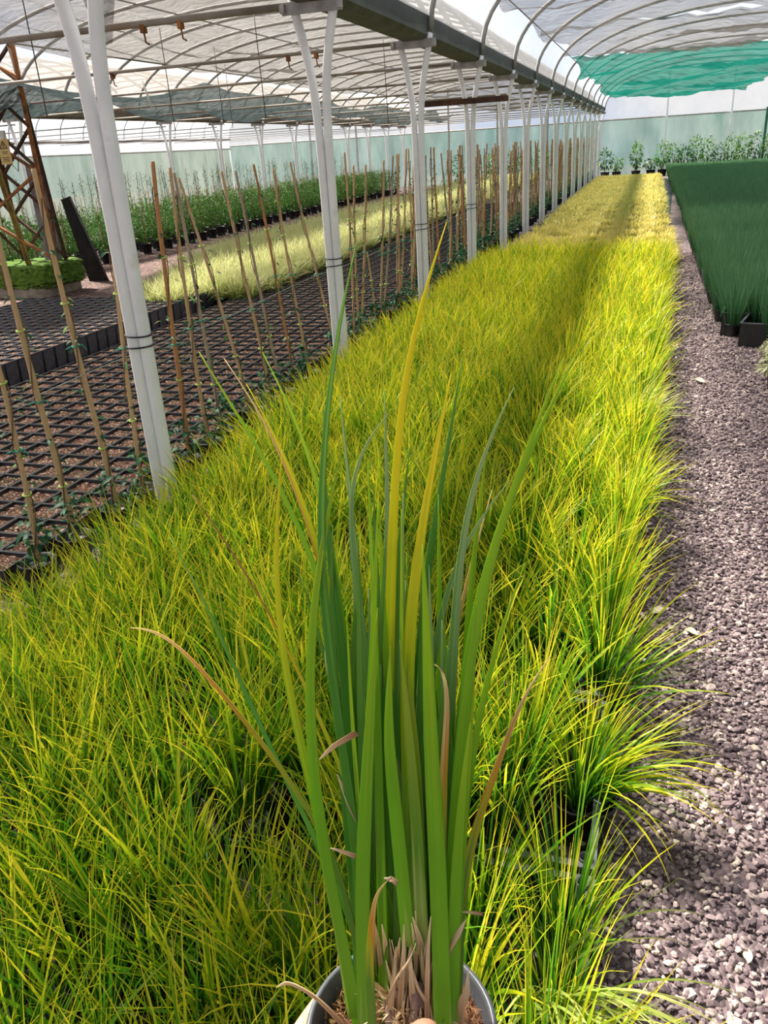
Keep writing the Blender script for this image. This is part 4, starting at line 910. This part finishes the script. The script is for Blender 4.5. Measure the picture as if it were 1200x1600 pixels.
def ribbon(P, wds, tw, crease=.18, name='leaf', m=B_GREEN, r=.5):
    """smooth creased strap leaf through points P (world), width list, facing angle"""
    P = np.array(P, float); n0 = len(P); s0 = np.concatenate([[0], np.cumsum(np.linalg.norm(np.diff(P, axis=0), axis=1))]); s0 /= s0[-1]
    n = 36; s = np.linspace(0, 1, n)
    # Catmull-Rom style smoothing
    Q = np.stack([np.interp(s, s0, P[:, k]) for k in range(3)], -1)
    for _ in range(16): Q[1:-1] = (Q[:-2] + 2*Q[1:-1] + Q[2:]) / 4
    W = np.interp(s, np.linspace(0, 1, len(wds)), wds)
    for _ in range(2): W[1:-1] = (W[:-2] + 2*W[1:-1] + W[2:]) / 4
    T = np.gradient(Q, axis=0); T /= np.linalg.norm(T, axis=1)[:, None]
    ref = np.array([math.sin(tw), -math.cos(tw), 0.0])        # leaf face direction at the base
    S = np.cross(T, ref); S /= np.linalg.norm(S, axis=1)[:, None]; Nn = np.cross(S, T)
    rot = np.linspace(0, U(-.5, .5), n)[:, None]; S2 = S*np.cos(rot) + Nn*np.sin(rot); N2 = np.cross(S2, T)
    cols = np.linspace(-1, 1, 9); hz = np.abs(cols) ** 1.2 * crease
    V = Q[:, None, :] + S2[:, None, :] * (W[:, None]*.5*cols[None])[:, :, None] + N2[:, None, :] * (W[:, None]*.5*hz[None])[:, :, None]
    i, j = np.meshgrid(np.arange(n-1), np.arange(8), indexing='ij'); f = np.stack([i*9+j, i*9+j+1, (i+1)*9+j+1, (i+1)*9+j], -1).reshape(-1, 4)
    g = G(); g.add(V - off, f, t=np.repeat(s, 9), r=np.tile(RNG.uniform(0, 1, 9), n)); o = g.build(name, m, hp)
    so = o.modifiers.new('thickness', 'SOLIDIFY'); so.thickness = .0006; so.offset = 0
    return o
def leaf(px, m, w=.010, y0=.37, y1=.45, tw=0, base_w=1.15, label=None, sharp=True):
    """px runs tip -> base"""
    px = px[::-1]; n = len(px); ys = [y0 + (y1 - y0) * (k / (n - 1)) ** 1.3 for k in range(n)]
    P = [at(x, y, Y) for (x, y), Y in zip(px, ys)]
    if px[0][1] > 1540: P[0] = P[0] - np.array([0, 0, .014])
    w = w * (.84 if w < .009 else .72); wl = [w*base_w, w*1.05, w, w*.95, w*.85, w*.68, w*.42, w*.04]
    o = ribbon(P, wl, tw, m=m)
    if label: o['label'] = label
    return o
LV = [
 ([(698,347),(677,407),(653,467),(633,533),(620,667),(613,800),(610,950),(606,1100),(602,1300),(603,1580)], B_GOLD, .0105, .37, .47, .2, 'tallest leaf, turning yellow at its tip'),
 ([(557,380),(533,447),(521,533),(513,600),(504,714),(494,845),(508,959),(524,1100),(558,1300),(572,1585)], B_DARK, .0110, .36, .44, -.3, None),
 ([(534,700),(511,800),(492,917),(482,1042),(486,1173),(502,1305),(528,1436),(562,1592)], B_GREEN, .0120, .35, .40, .1, None),
 ([(441,704),(429,812),(431,944),(449,1075),(472,1173),(497,1259),(521,1397),(550,1570)], B_GOLD, .0095, .35, .42, .3, None),
 ([(301,773),(344,832),(397,911),(443,996),(488,1088),(528,1187),(574,1292),(607,1397),(636,1530)], B_RUST, .0125, .37, .43, -.5, 'leaf crossing leftwards with an orange brown tip'),
 ([(265,839),(311,918),(364,1036),(410,1141),(462,1246),(508,1338),(548,1430),(590,1560)], B_DARK, .0070, .38, .50, -.3, None),
 ([(204,981),(230,978),(258,984),(292,1016),(331,1062),(385,1128),(455,1215),(530,1340),(575,1550)], B_BROWN, .0070, .37, .46, -.4, 'arching leaf with a dry brown drooping tip'),
 ([(311,550),(351,622),(397,681),(443,767),(488,852),(520,950),(555,1150),(582,1400),(590,1560)], B_GREEN, .0085, .38, .50, -.4, None),
 ([(385,600),(443,694),(480,790),(525,950),(560,1150),(588,1400),(596,1570)], B_GOLD, .0070, .38, .48, -.1, None),
 ([(410,550),(443,616),(488,694),(512,800),(540,1000),(570,1300),(590,1570)], B_GREEN, .0065, .39, .52, .2, None),
 ([(350,560),(410,640),(455,735),(495,850),(535,1000),(568,1250),(588,1560)], B_BROWN, .0055, .39, .52, .1, None),
 ([(705,583),(685,681),(666,780),(648,898),(637,1009),(636,1141),(641,1272),(645,1480)], B_GOLD, .0125, .37, .42, .1, 'broad golden leaf rising from the centre'),
 ([(905,545),(849,648),(803,760),(764,865),(738,957),(725,1075),(714,1206),(706,1370),(700,1560)], B_GREEN, .0110, .37, .47, .5, None),
 ([(803,605),(758,681),(731,760),(718,845),(712,944),(705,1075),(694,1272),(684,1560)], B_PALE, .0105, .38, .46, .3, None),
 ([(797,750),(744,799),(708,878),(681,977),(667,1108),(662,1272),(676,1540)], B_PALE, .0090, .38, .45, .2, None),
 ([(859,1027),(840,1045),(823,1068),(797,1134),(777,1200),(744,1279),(720,1390),(712,1550)], B_BROWN, .0085, .37, .43, .5, 'leaf leaning right with a dry bent brown tip'),
 ([(600,609),(605,714),(607,878),(602,1042),(599,1200),(604,1560)], B_PALE, .0085, .38, .46, -.1, None),
 ([(531,616),(541,714),(551,812),(565,944),(573,1100),(580,1300),(583,1570)], B_PALE, .0095, .38, .46, -.2, None),
 ([(607,646),(585,647),(567,653),(548,680),(533,725),(531,760),(545,840),(567,960),(582,1150),(592,1550)], B_PALE, .0075, .38, .45, .4, 'silvery leaf arching over at its tip'),
 ([(769,765),(751,832),(725,918),(705,1009),(692,1150),(684,1350),(680,1560)], B_BROWN, .0055, .38, .46, .2, None),
 ([(679,1038),(683,1027),(692,1023),(701,1030),(704,1060),(700,1110),(693,1190),(690,1320),(690,1540)], B_BROWN, .0070, .36, .39, .3, 'short leaf with its brown tip bent right over'),
 ([(606,1376),(594,1374),(587,1386),(582,1430),(577,1500),(580,1592)], B_BROWN, .0068, .335, .345, .1, 'short yellow leaf with an orange edge and folded tip'),
 ([(880,560),(830,680),(790,790),(757,900),(735,1010),(722,1130),(708,1300),(694,1580)], B_GREEN, .0100, .36, .43, -.2, None),
 ([(640,700),(625,820),(617,950),(616,1100),(622,1300),(626,1560)], B_DARK, .0110, .37, .42, .4, None),
 ([(575,720),(580,850),(588,1000),(592,1200),(598,1400),(600,1585)], B_GREEN, .0115, .36, .40, -.4, None),
 ([(760,700),(742,850),(728,1000),(722,1150),(716,1350),(712,1560)], B_GREEN, .0095, .38, .45, .2, None),
 ([(722,560),(700,700),(672,850),(655,1000),(650,1150),(652,1480)], B_DARK, .0090, .38, .50, 0, None),
 ([(505,640),(500,760),(520,900),(540,1050),(556,1250),(568,1580)], B_DARK, .0120, .37, .44, .2, None),
 ([(520,820),(515,950),(525,1080),(540,1230),(556,1400),(566,1590)], B_DARK, .0130, .38, .41, -.3, None),
 ([(660,850),(668,1000),(672,1150),(684,1350),(692,1592)], B_GREEN, .0150, .345, .37, .1, 'broad bright leaf at the front right'),
 ([(590,950),(580,1100),(572,1250),(566,1400),(570,1596)], B_GREEN, .0150, .345, .37, -.2, None),
 ([(745,940),(738,1060),(728,1200),(715,1380),(706,1585)], B_GREEN, .0110, .36, .39, -.1, None),
 ([(640,1050),(646,1200),(650,1350),(656,1500)], B_CORE, .0180, .365, .37, 0, 'pale central shoot'),
 ([(625,1000),(640,1150),(652,1300),(660,1490)], B_CORE, .0110, .36, .365, .3, None),
 ([(610,1010),(606,1150),(622,1300),(640,1480)], B_GREEN, .0130, .355, .365, -.2, None),
 ([(700,1010),(690,1130),(676,1290),(668,1490)], B_DARK, .0120, .375, .39, .2, None),
 ([(560,900),(548,1020),(552,1180),(566,1350),(580,1560)], B_DARK, .0120, .38, .40, .1, None),
 ([(470,900),(500,1000),(535,1120),(566,1290),(590,1540)], B_DARK, .0080, .385, .42, -.3, None),
 ([(735,1130),(722,1240),(712,1380),(704,1590)], B_GREEN, .0110, .35, .36, .2, None),
 ([(820,880),(790,960),(760,1060),(735,1190),(718,1340),(708,1560)], B_GREEN, .0075, .38, .43, .2, None),
]
for px, m, w_, ya, yb, tw, lab in LV: leaf(px, m, w_, ya, yb, tw, label=lab)
# plain filler leaves inside the fan
for k in range(60):
    bx = U(562, 716); a = (bx - 640) / 75; ty = U(760, 1180); tx = 630 + a * U(60, 110) + U(-35, 35); y0_ = U(.365, .405)
    mx_ = (bx + tx) / 2 + a * 8
    leaf([(tx, ty), (tx * .6 + mx_ * .4, ty + (1570 - ty) * .25), (mx_, ty + (1570 - ty) * .5), (bx, 1570)], random.choice([B_GREEN, B_GREEN, B_DARK, B_PALE]), U(.007, .012), y0_, y0_ + U(0, .05), U(-.6, .6))
# dry scraps and sheaths
DR = [([(432,1543),(450,1533),(487,1552),(510,1572),(536,1582)], .0055, .34, .36), ([(499,1187),(520,1166),(557,1145)], .0045, .36, .36), ([(516,1325),(535,1330),(556,1338)], .0038, .355, .355),
      ([(508,1000),(512,1040),(524,1080)], .0045, .38, .38), ([(527,1210),(548,1262),(570,1300)], .0045, .365, .37), ([(600,1372),(612,1374),(620,1381)], .0045, .335, .335),
      ([(650,1474),(640,1500),(620,1525),(600,1545)], .0040, .34, .345), ([(728,1437),(715,1460),(702,1478),(696,1500)], .0060, .35, .35), ([(722,1425),(738,1426),(754,1429)], .0030, .36, .36)]
for k, (px, w_, ya, yb) in enumerate(DR):
    leaf(px, B_DRY, w_, ya, yb, .3 * k, label='dry straw coloured leaf scrap').name = 'dry_leaf'
for k in range(46):
    x = RNG.normal(645, 30); y = U(1420, 1530); dx = U(-22, 22)
    o = leaf([(x + dx * 1.4 + U(-6, 6), y), (x + dx, y + 40), (x + dx * .4, 1560), (x, 1600)], B_DRY, U(.003, .009), U(.345, .385), U(.34, .39), U(-1, 1)); o.name = 'dry_sheath'
# crown / rhizome clump
g = G()
for k in range(12):
    x, y, Y = RNG.normal(642, 20), U(1550, 1600), U(.35, .385); c = at(x, y, Y) - off; g.ell(c, (.006, .006, .013), 9, 9, noise=.22)
g.build('crown', simple('fibrous_crown', [(.3, (.12, .06, .05)), (.6, (.34, .22, .18)), (.8, (.58, .46, .36))], 120, .85, .6, stretch=(1, 1, .25)), hp)
g = G(); n = 420; cc_ = at(648, 1580, .362) - off; a = U(0, 6.28, n); b = cc_ + np.stack([.020*np.cos(a)*U(0, 1, n), .018*np.sin(a)*U(0, 1, n), U(-.012, .012, n)], -1)
g.blades(b, a, U(.010, .034, n), U(.1, 1.2, n), U(-1.6, 1.8, n), U(.0010, .0026, n), 5); g.build('root_fibres', B_DRY, hp)

# the hand: one continuous skinned figure (palm, four fingers, thumb, forearm)
def cyl(th, r, z): a = math.radians(th); return Vector((PC[0] + r * math.cos(a), PC[1] + r * math.sin(a), PC[2] + z))
verts, edges, rads = [], [], []
def V_(p, r): verts.append(tuple(p)); rads.append(r); return len(verts) - 1
def E_(a, b): edges.append((a, b))
wrist = V_(cyl(238, .175, -.085), .027); palm0 = V_(cyl(232, .125, -.075), .024); E_(wrist, palm0)
fa = V_(cyl(243, .30, -.16), .034); E_(wrist, fa); fb_ = V_(cyl(246, .44, -.26), .042); E_(fa, fb_)
TH = [(-.030, .0092, 1.0), (-.052, .0094, 1.06), (-.073, .0090, 1.0), (-.092, .0080, .84)]
for i, (z, rd, ln) in enumerate(TH):
    rp_ = lambda zz: .0695 - .0205 * min(1, max(0, (-zz) / .11)) + rd + .0025
    k0 = V_(cyl(214, .098 - .004 * i, z - .004), rd * 1.45); E_(palm0, k0)
    angs = [197, 180, 160 - 6 * (1 - ln), 140 - 12 * (1 - ln) * 3, 124 - 20 * (1 - ln) * 3]
    prev = k0
    for q, an in enumerate(angs):
        r = rp_(z) + (.010 if q == 0 else 0.001); cur = V_(cyl(an, r, z + (.004 if q < 2 else .001)), rd * (1.08 if q in (1, 3) else 1.0) * (1 - .05 * q)); E_(prev, cur); prev = cur
# thumb leaves the side of the palm and closes over the front rim
tb = V_(cyl(250, .112, -.050), .017); E_(palm0, tb); t1 = V_(cyl(264, .098, -.024), .0125); E_(tb, t1)
t2 = V_(cyl(283, .087, -.001), .0110); E_(t1, t2)
tipw = at(690, 1598, .318); t3 = V_(Vector(tipw) + Vector((-.012, -.010, .000)), .0108); E_(t2, t3); t4 = V_(Vector(tipw) + Vector((.0, -.001, -.006)), .0090); E_(t3, t4)
me = bpy.data.meshes.new('hand'); me.from_pydata(verts, edges, []); me.update()
hand = bpy.data.objects.new('hand', me); C.objects.link(hand)
sk = hand.modifiers.new('skin', 'SKIN'); sk.use_smooth_shade = True; sk.branch_smoothing = .6
me.skin_vertices[0].data  # skin layer exists once the modifier is added
for i, r in enumerate(rads): me.skin_vertices[0].data[i].radius = (r, r); me.skin_vertices[0].data[i].use_root = (i == 1)
ss = hand.modifiers.new('sub', 'SUBSURF'); ss.levels = 2; ss.render_levels = 2
me.materials.append(SKIN)
dg = bpy.context.evaluated_depsgraph_get(); ev = hand.evaluated_get(dg); me2 = bpy.data.meshes.new_from_object(ev); hand.modifiers.clear(); hand.data = me2
if not me2.materials: me2.materials.append(SKIN)
hand.name = 'person'; tag(hand, 'light skinned left hand gripping the black pot, its thumb over the rim', 'person')
